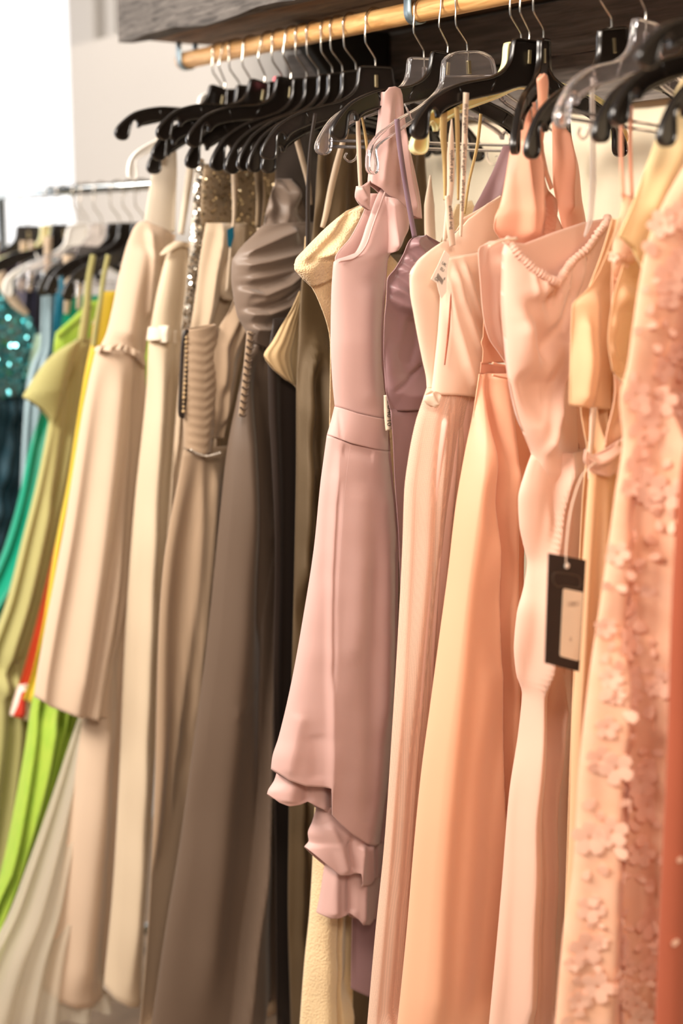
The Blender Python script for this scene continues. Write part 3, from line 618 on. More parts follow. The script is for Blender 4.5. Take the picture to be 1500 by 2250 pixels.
# coral halter dress
d = dress('halter_dress', 'coral satin halter dress whose neck strap loops over a black hanger turned sideways', 'dress', 0.345, (1120, 1700), G)
cloth('neck_strap', 0.36, [(1147, 180), (1154, 210), (1160, 250), (1164, 300), (1166, 380)], [(1166, 168), (1173, 190), (1176, 240), (1180, 300), (1180, 380)], [(1144, 182), (1155, 166), (1170, 174)], 380, 'coral_satin', d, t=.006, ni=30, nj=14, xo=[(168, .03), (240, .02), (380, 0)])
cloth('halter_front', 0.345, [(1148, 240), (1128, 280), (1118, 340), (1108, 400), (1098, 450), (1086, 480), (1084, 500), (1094, 520), (1110, 535)], [(1160, 240), (1168, 300), (1185, 360), (1200, 420), (1225, 480), (1250, 535)], 240, 560, 'coral_satin', d, t=[(240, .008), (560, .024)], ni=60, nj=44,
      folds=[('e', [(1128, 300), (1132, 420), (1136, 530)], .016, .01, 1), ('e', [(1163, 270), (1155, 400), (1150, 540)], .02, .012, -1), ('r', [(1205, 415), (1195, 470), (1190, 540)], .006, .008), ('r', [(1187, 430), (1184, 540)], .004, -.008)])
strap('tie_strap', [(1162, 235), (1172, 300), (1188, 370), (1203, 415)], 0.37, .007, 'coral_satin', d, dx=.008)
strap('tie_strap', [(1168, 225), (1180, 300), (1196, 380), (1207, 415)], 0.37, .006, 'coral_satin', d, dx=.004)
cloth('halter_back', 0.33, [(1212, 250), (1213, 320), (1214, 400), (1228, 470), (1240, 530)], [(1232, 250), (1248, 300), (1262, 380), (1275, 440), (1285, 490), (1285, 530)], 250, 530, 'coral_satin', d, t=.01, ni=40, nj=30, folds=[('e', [(1238, 280), (1238, 380), (1240, 470)], .012, .008, 1), ('n', .003, 60)])
cloth('bodice', 0.345, [(1060, 530), (1050, 552), (1054, 620), (1060, 690), (1072, 740), (1095, 775), (1112, 800)], [(1300, 530), (1280, 620), (1250, 720), (1200, 800)], [(1052, 545), (1080, 528), (1120, 545), (1250, 535)], 800, 'blush_crepe', d, t=.026, ni=50, nj=44, folds=[('r', [(1066, 540), (1068, 640), (1078, 740), (1110, 790)], .003, .004), ('e', [(1100, 560), (1094, 700), (1110, 790)], .02, .006, -1)])

# peach satin ball gown with narrow belt
d = dress('satin_gown', 'peach satin ball gown with piped waistband and deep box pleats', 'dress', 0.315, (870, 2300), G)
cloth('bodice', 0.315, [(1062, 690), (1060, 740), (1056, 752), (1060, 770), (1058, 800)], [(1200, 690), (1190, 800)], 690, 800, 'peach_satin', d, t=.022, ni=20, nj=30)
cloth('waistband', 0.315, [(1056, 794), (1053, 826)], [(1190, 800), (1190, 832)], [(1055, 795), (1090, 802), (1190, 808)], [(1053, 820), (1085, 828), (1190, 836)], 'coral_satin', d, t=.026, ni=8, nj=30)
for v in (796, 822): cord('piping', [(1055, v - 1), (1072, v + 3), (1090, v + 6), (1115, v + 8)], 0.315, .0016, 'peach_satin', d, dx=.026)
cloth('skirt', 0.315, [(1052, 822), (1040, 900), (1020, 1000), (1000, 1120), (985, 1250), (965, 1400), (945, 1550), (925, 1700), (910, 1850), (893, 2050), (868, 2300)], [(1185, 822), (1190, 900), (1165, 1000), (1150, 1200), (1148, 1500), (1142, 1800), (1125, 2300)], 822, 2300, 'peach_satin', d,
      t=[(822, .024), (1100, .034), (2300, .05)], ni=110, nj=90, gap=.015,
      folds=[('r', [(1072, 825), (1066, 950), (1068, 1100), (1082, 1300), (1082, 1500), (1090, 1800), (1096, 2300)], .007, -.022), ('e', [(1066, 850), (1060, 1000), (1058, 1200), (1070, 1400), (1074, 1700), (1082, 2300)], .03, .010, -1),
             ('r', [(1040, 900), (1012, 1100), (990, 1300), (965, 1550), (940, 1800), (905, 2300)], .022, .012), ('r', [(1096, 840), (1098, 1000), (1106, 1300), (1110, 1700), (1112, 2300)], .013, .014), ('r', [(1150, 860), (1152, 1100), (1150, 1500), (1140, 2300)], .020, -.045), ('n', .0012, 20)])

# blush tulle gown with printed satin hanger ribbons
d = dress('tulle_gown', 'blush strapless tulle gown with white size label, on printed satin ribbons', 'dress', 0.262, (805, 2300), G)
cloth('bodice_back', 0.250, [(992, 515), (950, 545), (915, 575), (899, 605), (900, 640), (908, 690), (917, 740), (927, 790), (936, 835), (938, 880)], [(1100, 430), (1100, 600), (1070, 800), (1040, 880)], [(899, 600), (915, 573), (950, 545), (985, 520), (1020, 480), (1060, 447), (1100, 430)], 880, 'blush_lining', d, t=[(515, .012), (880, .02)], ni=60, nj=40, bfolds=[], topb=[(899, 600), (950, 545), (1020, 478), (1100, 428)], folds=[('n', .0015, 40)])
cloth('bodice_front', 0.272, [(985, 520), (970, 552), (966, 580), (966, 650), (962, 720), (955, 790), (950, 835), (948, 850)], [(1075, 548), (1062, 700), (1060, 800), (1050, 870)], [(966, 580), (975, 568), (1010, 560), (1045, 556), (1075, 548)], [(948, 866), (985, 866), (1010, 868), (1040, 872)], 'blush_lining', d, t=[(520, .01), (850, .018)], ni=50, nj=40,
      folds=[('r', [(985, 580), (1000, 660), (1030, 740), (1055, 800)], .006, .004), ('r', [(1005, 575), (1025, 650), (1055, 720)], .006, .004), ('e', [(972, 600), (985, 700), (1010, 800), (1035, 860)], .02, .006, 1)])
cloth('underskirt', 0.262, [(945, 860), (925, 940), (908, 1040), (895, 1200), (884, 1400), (872, 1650), (850, 1900), (820, 2300)], [(1040, 860), (1050, 1000), (1020, 1300), (1000, 2300)], 860, 2300, 'blush_under', d, t=[(860, .016), (2300, .035)], ni=70, nj=50, folds=[('s', 5, .008, 860, 1300, .5), ('r', [(958, 900), (940, 1000), (920, 1150)], .008, .008)])
cloth('tulle_overskirt', 0.262, [(938, 850), (928, 880), (912, 930), (898, 1000), (888, 1080), (884, 1200), (874, 1400), (862, 1600), (845, 1850), (824, 2060), (803, 2300)], [(1040, 860), (1062, 1000), (1040, 1300), (1010, 1700), (980, 2300)], [(938, 852), (960, 850), (990, 842), (1020, 852), (1040, 866)], 2300, 'blush_tulle', d, t=[(850, .022), (1100, .034), (2300, .05)], ni=90, nj=90, solid=0,
      gain=.7, folds=[('s', 7, .004, 850, 1200, .4, .1, 0), ('e', [(962, 900), (945, 1050), (925, 1300), (905, 1600), (880, 1900), (860, 2300)], .04, .005, 1)])
cloth('bow', 0.285, [(932, 866), (930, 878), (940, 892)], [(966, 862), (968, 872), (958, 896)], [(932, 868), (948, 858), (966, 864)], [(934, 888), (948, 895), (962, 892)], 'ribbon_satin', d, t=.008, ni=16, nj=20, folds=[('r', [(938, 864), (950, 890)], .003, .004), ('r', [(960, 866), (952, 890)], .003, .003)])
strap('gap_dark_strip', [(972, 640), (967, 720), (958, 800)], 0.268, [.001, .003, .001], 'coral_shadow', d, dx=.019)  # darkness of the gap between bodice front and back, drawn as a strip
rb = strap('printed_ribbon', [(1012, 205), (1010, 260), (1008, 330), (1005, 420), (1002, 480), (1000, 520)], 0.272, [.0095, .0092, .009, .007, .006, .004], 'ribbon_satin', d, dx=.0115)
rb2 = strap('printed_ribbon', [(986, 262), (985, 300), (984, 340), (984, 390), (982, 430), (976, 480), (970, 530)], 0.268, [.001, .008, .0125, .012, .010, .008, .006], 'ribbon_satin', d, dx=.006)
rb3 = strap('printed_ribbon', [(972, 430), (977, 470), (980, 510), (984, 540)], 0.266, [.008, .012, .013, .010], 'ribbon_satin', d, dx=.010)
strap('gold_ribbon', [(972, 245), (972, 300), (975, 350), (976, 400), (975, 440)], 0.262, [.0125, .011, .009, .007, .004], 'gold_ribbon', d, dx=.002)
strap('gold_ribbon', [(999, 235), (1001, 300), (1002, 380), (1002, 440)], 0.264, [.008, .0075, .005, .003], 'gold_ribbon', d, dx=.004)
strap('gold_ribbon', [(1020, 470), (1030, 400), (1048, 320), (1056, 250)], 0.20, [.004, .004, .005, .005], 'gold_ribbon', d)
def letters(name, txt, uv, x0, size, rot, mat, parent, dx=0.0):
    c = bpy.data.curves.new(name, 'FONT'); c.body = txt; c.size = size; c.extrude = 0.0001; c.align_x = 'CENTER'; c.align_y = 'CENTER'; c.materials.append(M[mat])
    o = bpy.data.objects.new(name, c); COL.objects.link(o); p = hitx(uv[0], uv[1], x0) + np.array([dx, 0, 0])
    o.parent = parent; q = np.array(parent.location)
    if parent.parent is not None: q = q + np.array(parent.parent.location)
    o.location = Vector(p - q)
    o.rotation_euler = (Matrix.Rotation(math.pi / 2, 3, 'Z') @ Matrix.Rotation(math.pi / 2, 3, 'X') @ Matrix.Rotation(math.radians(rot), 3, 'Z')).to_euler(); me = bpy.data.meshes.new_from_object(o); n = bpy.data.objects.new(name, me); COL.objects.link(n)
    n.parent = parent; n.location = o.location; n.rotation_euler = o.rotation_euler; bpy.data.objects.remove(o); return n
for v, s, k in ((262, 'lfred angelo', -90), (352, 'alfred angelo', -90), (430, 'alfred angelo', -91)): letters('lettering', s, (1009.5 - (v - 262) * .035, v), 0.272, .0085, k, 'ink_grey', rb, .0128)
letters('lettering', 'alfred angelo', (984, 365), 0.268, .0085, 90, 'ink_grey', rb2, .0075)
letters('lettering', 'alfred ang', (979, 478), 0.266, .0085, -84, 'ink_grey', rb3, .0115)
def quad_label(name, uv, x0, mat, parent, dx=0.0, th=.0006):
    P = [hitx(u, v, x0) + np.array([dx, 0, 0]) for u, v in uv]; n = len(P); V = P + [p - np.array([th, 0, 0]) for p in P]
    return mk(name, V, [tuple(range(n)), tuple(range(n, 2 * n))[::-1]] + [(k, n + k, n + (k + 1) % n, (k + 1) % n) for k in range(n)], mat, parent, smooth=False)
lb = quad_label('size_label', [(961, 550), (972, 560), (967, 590), (965, 640), (953, 656), (947, 635), (944, 622), (931, 613), (945, 585)], 0.268, 'paper_white', d, dx=.016)
for s, uv in (('UK', (959, 580)), ('EU', (955, 592)), ('GR', (943, 614)), ('6', (960, 612))): letters('lettering', s, uv, 0.268, .0062, -32, 'ink_grey', lb, .0166)
for k in range(7):
    u = 946 + k * 1.8; v = 600 + k * 2.4; quad_label('barcode_bar', [(u, v), (u + .9, v + .5), (u - 2.2, v + 10), (u - 3.1, v + 9.5)], 0.268, 'ink_grey', lb, dx=.0166)

# plum satin dress with ruched bust
d = dress('satin_dress', 'plum satin dress with pleated ruched bust on one thin lilac strap', 'dress', 0.155, (770, 2200), G)
cloth('bodice', 0.155, [(925, 517), (902, 525), (885, 560), (868, 590), (850, 615), (848, 660), (844, 700), (842, 760), (846, 850), (858, 905)], [(935, 517), (1000, 560), (1010, 700), (1000, 905)], [(900, 525), (915, 518), (935, 517), (975, 560)], 905, 'plum_satin', d, t=[(517, .012), (600, .03), (905, .024)], ni=80, nj=60,
      folds=[('e', [(902, 530), (925, 560), (935, 590)], .010, .010, 1), ('e', [(885, 560), (905, 580), (925, 600)], .010, .010, 1), ('e', [(872, 585), (890, 600), (920, 640)], .012, .012, 1), ('e', [(852, 625), (880, 645), (915, 680)], .014, .012, 1), ('e', [(850, 650), (880, 670), (915, 685)], .02, .010, 1), ('r', [(860, 860), (890, 840), (930, 800)], .003, -.003), ('r', [(915, 700), (905, 760), (890, 800)], .012, -.008)])
cloth('skirt', 0.155, [(857, 900), (862, 960), (866, 1050), (876, 1200), (880, 1400), (874, 1600), (862, 1750), (848, 1860), (838, 2000), (832, 2180)], None, 900, 2180, 'plum_satin', d, t=[(900, .022), (2175, .03)], folds=[('s', 5, .006, 1000, 1700, 1.2), ('n', .002, 30)])
cloth('train', 0.062, [(790, 1700), (778, 1900), (773, 2020), (770, 2178)], [(930, 1700), (900, 2180)], 1700, [(770, 2172), (800, 2184), (830, 2186), (900, 2170)], 'plum_satin', d, t=.012, folds=[('n', .002, 30)])
strap('strap', [(866, 262), (872, 320), (884, 400), (896, 470), (905, 520)], 0.155, .0085, 'plum_strap', d, dx=.006)
cloth('shoulder_drape', 0.12, [(1105, 320), (1080, 380), (1055, 430), (1038, 465), (1030, 520)], [(1140, 320), (1130, 400), (1110, 470), (1100, 520)], 320, 520, 'plum_satin', d, t=.008, ni=36, nj=24, folds=[('e', [(1122, 330), (1095, 400), (1075, 470)], .02, .008, 1)])
lb = strap('care_label', [(852, 868), (853, 910), (856, 945)], 0.14, .012, 'paper_label', d, dx=-.002)
for s, v in (('OUT', 880), ('740', 905), ('10', 928)): letters('lettering', s, (854, v), 0.14, .011, -90, 'ink_grey', lb, .0006)

# dusty pink high-low dress in focus
d = dress('ruffle_dress', 'dusty pink satin dress with ruffled neckline, stitched waistband and tiered high-low hem', 'dress', 0.095, (590, 2020), G)
X = 0.095
cloth('neck_strap', X, [(833, 205), (832, 240), (825, 300), (814, 350), (808, 405), (812, 430)], [(880, 205), (884, 260), (895, 330), (908, 390), (917, 440), (921, 490)], [(836, 203), (845, 193), (858, 191), (872, 196), (880, 210)],
      [(808, 402), (825, 415), (842, 431), (862, 441), (880, 470), (897, 476), (899, 478), (921, 481)], 'mauve_satin', d, gap=.010, gain=1.0, topb=[(836, 203), (858, 191), (880, 210)], t=[(195, .0105), (400, .016)], pw=0.22, ni=60, nj=50,
      folds=[('r', [(846, 230), (836, 330), (828, 410)], .006, .004), ('r', [(862, 215), (868, 320), (866, 430)], .006, -.006), ('e', [(875, 280), (880, 350), (897, 470)], .012, .008, -1), ('n', .0015, 70)])
cloth('bodice', X, [(846, 400), (828, 430), (806, 490), (780, 555), (733, 574), (730, 600), (727, 660), (726, 750), (730, 840), (735, 893)], [(905, 400), (885, 470), (865, 540), (850, 575), (846, 640), (841, 720), (841, 780), (846, 850), (850, 925)],
      [(846, 402), (860, 398), (905, 402)], [(735, 893), (765, 905), (805, 914), (850, 922)], 'mauve_satin', d, gap=.010, gain=1.0, t=[(400, .006), (575, .016), (750, .026), (900, .024)], ni=80, nj=50,
      folds=[('r', [(800, 620), (795, 750), (800, 890)], .02, .005), ('n', .001, 40)], hemb=[(735, 893), (850, 922)])
cloth('armhole_facing', X - .012, [(812, 425), (800, 460), (770, 520), (735, 570), (737, 590)], [(835, 425), (826, 470), (806, 520), (785, 560), (760, 590)], [(812, 425), (835, 425)], [(737, 588), (760, 590)], 'mauve_satin', d, gap=.010, gain=1.0, t=.004, ni=30, nj=16)
cord('armhole_piping', [(836, 418), (824, 450), (808, 495), (792, 540), (768, 566), (733, 575)], X, .0014, 'mauve_satin', d, dx=.013)
cloth('ruffle', X + .004, [(782, 408), (779, 430), (786, 448), (803, 458)], [(812, 400), (812, 430), (810, 462)], [(782, 409), (797, 408), (812, 397)], [(780, 436), (790, 450), (806, 462)], 'mauve_satin', d, gap=.010, gain=1.0, t=.006, ni=18, nj=22, folds=[('r', [(785, 412), (800, 440)], .004, .006)])
cloth('ruffle', X + .008, [(846, 432), (848, 470), (849, 520), (849, 556)], [(884, 440), (897, 478), (895, 502), (880, 528), (870, 545)], [(846, 432), (862, 438), (890, 466)], [(849, 557), (862, 550), (880, 533), (896, 503)], 'mauve_satin', d, gap=.010, gain=1.0, t=.014, ni=30, nj=26, folds=[('e', [(852, 440), (856, 500), (858, 550)], .010, .007, 1), ('n', .002, 80)])
cloth('waistband', X, [(735, 891), (728, 920), (717, 958)], [(851, 918), (854, 955), (857, 994)], [(735, 893), (765, 905), (805, 914), (851, 921)], [(717, 955), (750, 970), (800, 982), (856, 991)], 'mauve_satin', d, gap=.010, gain=1.0, t=.028, ni=20, nj=40, folds=[('r', [(736, 900), (733, 965)], .002, -.002), ('n', .0012, 60)])
cloth('skirt', X, [(718, 955), (712, 1000), (704, 1060), (690, 1200), (667, 1350), (640, 1500), (612, 1620), (598, 1665), (595, 1690)], [(856, 990), (862, 1050), (869, 1110), (875, 1200), (872, 1400), (864, 1650), (846, 1780), (836, 1850)], [(718, 956), (750, 970), (800, 982), (856, 991)],
      [(595, 1690), (615, 1704), (645, 1713), (690, 1713), (694, 1770), (712, 1790), (740, 1814), (775, 1836), (805, 1847), (836, 1853)], 'mauve_satin', d, gap=.010, gain=1.0, t=[(956, .026), (1300, .036), (1700, .046)], ni=130, nj=110,
      folds=[('e', [(733, 975), (724, 1050), (714, 1180), (707, 1300), (700, 1450), (696, 1600), (692, 1780)], .02, .007, 1), ('r', [(726, 1060), (716, 1200), (708, 1320), (700, 1500)], .004, -.003), ('r', [(735, 985), (770, 990), (800, 998)], .008, -.004),
             ('r', [(770, 1050), (760, 1250), (745, 1450)], .025, .006), ('r', [(830, 1050), (835, 1300), (825, 1600)], .02, .006), ('r', [(800, 1200), (790, 1450), (780, 1800)], .018, -.005), ('r', [(640, 1560), (622, 1640), (608, 1695)], .014, .005), ('r', [(672, 1600), (668, 1700)], .016, -.004),
             ('n', .0013, 30, 4), ('n', .0006, 90, 8)])
bead_line('skirt_seam', [(734, 972), (725, 1050), (715, 1180), (708, 1300), (701, 1450), (697, 1600), (694, 1760)], X, .0007, .0022, 'mauve_satin', d, dx=.042)
cloth('hem_ruffle', X - .012, [(612, 1680), (602, 1715), (588, 1738), (586, 1746)], [(760, 1690), (740, 1750), (710, 1790)], 1680, [(586, 1744), (600, 1756), (616, 1761), (636, 1757), (655, 1749), (668, 1757), (695, 1772), (710, 1780)], 'mauve_satin', d, gap=.010, gain=1.0, t=.03, ni=30, nj=50, folds=[('r', [(625, 1690), (612, 1755)], .014, .007), ('r', [(655, 1690), (655, 1750)], .010, -.007), ('r', [(685, 1700), (690, 1770)], .008, .005)])
cloth('hem_ruffle', X - .006, [(696, 1770), (686, 1805), (676, 1832), (678, 1848), (669, 1860)], [(850, 1780), (842, 1850), (836, 1932)], 1770, [(668, 1858), (685, 1876), (700, 1890), (722, 1908), (745, 1906), (761, 1900), (763, 1930), (780, 1933), (800, 1932), (802, 1921), (815, 1926), (836, 1930)], 'mauve_satin', d, gap=.010, gain=1.0, t=.034, ni=50, nj=80,
      folds=[('e', [(768, 1840), (765, 1880), (762, 1935)], .012, .010, 1), ('e', [(790, 1840), (796, 1890), (802, 1930)], .012, .008, -1), ('r', [(700, 1800), (722, 1850), (735, 1905)], .009, .007), ('r', [(745, 1830), (750, 1900)], .006, -.007), ('r', [(815, 1850), (820, 1925)], .007, .006)])
cloth('hem_ruffle', X - .016, [(716, 1880), (708, 1930), (702, 1970), (694, 2006)], [(850, 1880), (838, 1940), (824, 2022)], 1880, [(694, 2004), (710, 2008), (728, 2004), (748, 1993), (765, 2006), (774, 2018), (800, 2025), (822, 2020)], 'mauve_satin', d, gap=.010, gain=1.0, t=.03, ni=40, nj=60, folds=[('r', [(720, 1900), (715, 2005)], .010, .008), ('r', [(752, 1900), (750, 1995)], .008, -.010), ('r', [(778, 1900), (778, 2018)], .008, .008)])

# cream fleece robe
d = dress('fleece_robe', 'cream fleece robe, shoulder bulging left of the dusty pink dress, hem showing below', 'robe', 0.022, (660, 2300), G)
cloth('body', 0.022, [(800, 447), (775, 455), (745, 475), (710, 505), (672, 545), (650, 570), (645, 585), (655, 603), (690, 640), (725, 760), (722, 1000), (715, 1400), (698, 1700), (690, 1800), (686, 1900), (680, 2000), (668, 2120), (655, 2300)], [(1035, 440), (1045, 470), (1020, 560), (960, 700), (900, 1000), (850, 1500), (775, 1990), (775, 2100), (772, 2300)],
      [(800, 447), (830, 520), (900, 600), (960, 560), (1000, 450), (1035, 440)], 2300, 'cream_fleece', d, t=[(447, .012), (600, .035), (900, .02), (2300, .03)], ni=120, nj=60, folds=[('r', [(755, 475), (715, 530), (690, 570)], .006, -.006), ('r', [(730, 1850), (728, 2050), (722, 2300)], .004, -.018), ('r', [(700, 1850), (690, 2300)], .016, .006), ('n', .0015, 60)])
cloth('sleeve', 0.03, [(790, 452), (745, 477), (708, 508), (670, 546), (648, 573), (646, 590), (660, 606), (684, 629)], [(812, 452), (806, 500), (790, 560), (760, 605), (735, 625), (712, 629)], 452, [(646, 584), (665, 612), (685, 629), (715, 622), (735, 612)], 'cream_fleece', d, t=[(452, .012), (560, .03), (629, .022)], ni=50, nj=40, folds=[('r', [(772, 466), (730, 512), (690, 556), (662, 580)], .006, -.009), ('r', [(790, 470), (750, 530), (705, 590)], .016, .006), ('n', .002, 90)])
strap('hanger_loop', [(779, 255), (781, 320), (784, 390), (788, 452)], 0.03, [.007, .008, .007, .006], 'ribbon_satin', d, dx=.008)
strap('hanger_loop', [(784, 256), (794, 310), (800, 380)], 0.026, [.003, .005, .004], 'gold_ribbon', d, dx=.012)
strap('hanger_loop', [(945, 385), (943, 450), (945, 520), (950, 560)], 0.03, [.002, .020, .022, .016], 'ribbon_satin', d, dx=.0)

# bronze metallic gown
d = dress('metallic_gown', 'bronze metallic gown, narrow strip with vertical folds beside the cream fleece robe', 'dress', -0.105, (640, 2300), G)
cloth('gown', -0.105, [(668, 560), (660, 640), (655, 740), (650, 860), (650, 1000), (647, 1200), (640, 1500), (634, 1800), (632, 2000), (640, 2300)], None, 560, 2300, 'bronze_lame', d, t=[(560, .015), (900, .025), (2300, .035)], ni=90, nj=60,
      folds=[('e', [(690, 740), (668, 800), (662, 900), (660, 1100), (655, 1300)], .02, .016, 1), ('r', [(700, 760), (712, 900), (705, 1100), (690, 1400), (670, 1900)], .010, .014), ('r', [(682, 800), (684, 1000), (672, 1300)], .006, -.012), ('r', [(650, 1700), (650, 2300)], .006, .010), ('n', .003, 50)])
cloth('bodice', -0.118, [(704, 292), (698, 340), (694, 400), (690, 470), (680, 560), (672, 620)], [(925, 292), (935, 380), (940, 480), (930, 620)], 292, 620, 'bronze_lame', d, t=.010, ni=40, nj=40, folds=[('n', .004, 60), ('s', 6, .004, 292, 340, .4)])
strap('strap', [(688, 250), (676, 330), (672, 420), (672, 520), (668, 620)], -0.10, [.006, .005, .007, .008, .006], 'dark_brown_satin', d, dx=.006)

# dark brown gown with tan lined bodice
d = dress('satin_gown', 'near-black brown gown with flipped open tan lined bodice cup', 'dress', -0.165, (612, 2300), G)
cloth('gown', -0.165, [(600, 700), (588, 800), (590, 900), (596, 1000), (604, 1200), (600, 1500), (604, 1800), (608, 2300)], None, 700, 2300, 'dark_brown_satin', d, t=[(700, .015), (2300, .035)], folds=[('s', 5, .010, 700, 1400, .4)])
cloth('bodice_lining', -0.145, [(658, 640), (640, 680), (618, 715), (598, 750), (579, 782), (590, 805), (612, 830), (640, 852)], [(668, 640), (668, 700), (662, 780), (655, 852)], [(658, 640), (668, 640)], [(579, 782), (600, 812), (628, 835), (652, 853)], 'tan_lining', d, t=.012, ni=36, nj=24, folds=[('s', 5, .0009, 640, 700, 0)])
strap('ribbon', [(640, 268), (656, 330), (674, 400), (680, 450)], -0.185, [.010, .011, .009, .007], 'hanger_ribbon', d, dx=.003)
strap('ribbon', [(762, 282), (744, 345), (728, 410), (716, 470), (708, 500)], -0.085, [.008, .012, .011, .008], 'hanger_ribbon', d, dx=.0)
strap('ribbon', [(664, 520), (658, 620), (655, 740)], -0.14, [.008, .006, .004], 'tan_lining', d, dx=.014)

# brown dress with broad straps, seen in the gap under the hangers
d = dress('velvet_dress', 'dark brown velvet dress with broad strap and gathered shoulder above the ruched taupe gown', 'dress', -0.290, (600, 1400), G)
cloth('gown', -0.290, [(616, 285), (608, 340), (604, 400), (600, 460), (602, 540), (606, 800), (606, 1400)], [(704, 285), (706, 400), (702, 540), (690, 1400)], 285, 1400, 'dark_velvet', d, t=.010, folds=[('n', .004, 60)])
cloth('gathered_shoulder', -0.278, [(606, 392), (594, 430), (584, 465), (578, 500)], [(640, 396), (660, 430), (672, 470), (680, 505)], 392, 505, 'taupe_ruched', d, t=.012, ni=30, nj=30, folds=[('n', .007, 110), ('r', [(612, 400), (622, 450), (618, 500)], .006, .006)])
strap('beaded_ribbon', [(562, 300), (566, 360), (570, 430), (566, 500)], -0.30, [.014, .016, .014, .010], 'gold_glitter', d)

# taupe satin gown with ruched bodice
d = dress('satin_gown', 'taupe satin gown with swagged ruched bodice and wide plain skirt', 'dress', -0.255, (325, 2300), G)
cloth('bodice', -0.235, [(578, 493), (560, 512), (525, 548), (510, 575), (508, 610), (512, 650), (520, 690), (535, 720), (550, 750), (575, 775)], [(690, 490), (690, 560), (680, 640), (660, 720), (645, 775)], [(578, 495), (620, 490), (690, 488)], [(550, 752), (600, 772), (645, 772)], 'taupe_ruched', d, t=[(493, .014), (600, .034), (770, .022)], ni=100, nj=60,
      folds=[('e', [(512, 560), (545, 545), (600, 520), (640, 505)], .012, .014, -1), ('e', [(510, 585), (560, 575), (620, 560), (665, 548)], .012, .015, -1), ('e', [(512, 640), (550, 648), (600, 625), (662, 575)], .014, .018, -1), ('e', [(518, 690), (560, 690), (610, 668), (660, 600)], .014, .016, -1), ('e', [(525, 722), (570, 725), (620, 706), (655, 650)], .014, .015, -1), ('r', [(520, 615), (570, 605), (640, 585)], .006, .006), ('r', [(530, 665), (580, 655), (640, 615)], .006, .005)])
cloth('skirt', -0.255, [(560, 745), (540, 790), (520, 880), (500, 980), (484, 1120), (466, 1300), (450, 1450), (425, 1630), (395, 1850), (362, 2050), (325, 2300)], [(585, 745), (594, 800), (606, 900), (614, 1000), (622, 1150), (618, 1300), (610, 1450), (606, 1700), (608, 2000), (614, 2300)], 745, 2300, 'taupe_satin', d, t=[(745, .02), (1200, .032), (2300, .05)], ni=110, nj=80,
      folds=[('e', [(622, 1160), (604, 1280), (588, 1400), (572, 1550), (560, 1700), (535, 1900), (508, 2080), (478, 2300)], .07, .030, 1), ('r', [(565, 800), (568, 1000), (572, 1200), (560, 1400)], .014, -.012), ('r', [(545, 850), (530, 1100), (505, 1400), (470, 1750), (420, 2200)], .03, .012), ('r', [(602, 900), (612, 1100), (606, 1200)], .010, .008), ('n', .0018, 22), ('r', [(570, 1480), (520, 1530), (480, 1560)], .004, .002)])
strap('laced_edge', [(527, 726), (521, 790), (515, 850), (508, 912)], -0.24, .012, 'tan_chiffon', d, th=.004, dx=.034)
for k in range(13):
    f = k / 12; u = 527 - 19 * f; v = 732 + 176 * f; strap('lacing_loop', [(u - 8, v - 3), (u, v + 2), (u + 8, v - 2)], -0.24, .0032, 'taupe_satin', d, dx=.0375)

# tan wrapped gown with beaded belt
d = dress('wrapped_gown', 'tan chiffon gown with diagonally pleated bodice and small silver beaded belt', 'dress', -0.33, (300, 2300), G)
cloth('bodice', -0.325, [(404, 722), (402, 780), (401, 850), (402, 920), (404, 985)], [(470, 712), (530, 640), (535, 700), (525, 800), (505, 900), (480, 1000)][0:1] + [(480, 760), (478, 850), (474, 920), (468, 985)], [(404, 724), (435, 718), (470, 712)], [(404, 985), (430, 996), (468, 992)], 'tan_chiffon', d, t=.024, ni=60, nj=40,
      folds=[('r', [(402, y), (435, y + 6), (474, y - 22)], .0035, .0016) for y in range(745, 990, 20)])
cloth('draped_front', -0.315, [(520, 640), (505, 680), (480, 720), (455, 785), (460, 830), (463, 900), (466, 960)], [(545, 640), (545, 720), (525, 800), (510, 880), (490, 960)], 640, 965, 'tan_chiffon', d, t=.018, ni=50, nj=34, folds=[('r', [(515, 690), (485, 760), (480, 860)], .008, .008), ('e', [(530, 690), (500, 800), (490, 940)], .012, .008, 1), ('n', .004, 60)])
bead_line('beaded_belt', [(404, 985), (420, 994), (440, 998), (470, 990)], -0.325, .0034, .0055, 'bead_pearl', d, dx=.027)
cord('corset_loop', [(392, 915), (384, 905), (386, 850), (388, 800), (391, 750), (397, 727), (405, 735), (402, 780), (398, 830), (394, 880), (390, 912)], -0.335, .0034, 'dark_brown_satin', d, dx=.018)
bead_line('corset_loops', [(396, 740), (396, 800), (392, 860), (390, 910)], -0.335, .0036, .008, 'tan_lining', d, dx=.02, jit=.8)
cloth('skirt', -0.33, [(403, 990), (392, 1050), (376, 1130), (360, 1230), (350, 1350), (346, 1450), (342, 1650), (335, 1850), (322, 2080), (302, 2300)], None, 990, 2300, 'tan_chiffon', d, t=[(990, .022), (1400, .03), (2300, .042)], ni=90, nj=70,
      folds=[('s', 8, .009, 990, 1300, .8, .1, 1.0), ('e', [(440, 1010), (425, 1180), (405, 1400), (385, 1650), (360, 1950), (330, 2300)], .03, .014, 1), ('e', [(468, 1010), (450, 1250), (430, 1450), (420, 1600)], .02, .010, 1)])

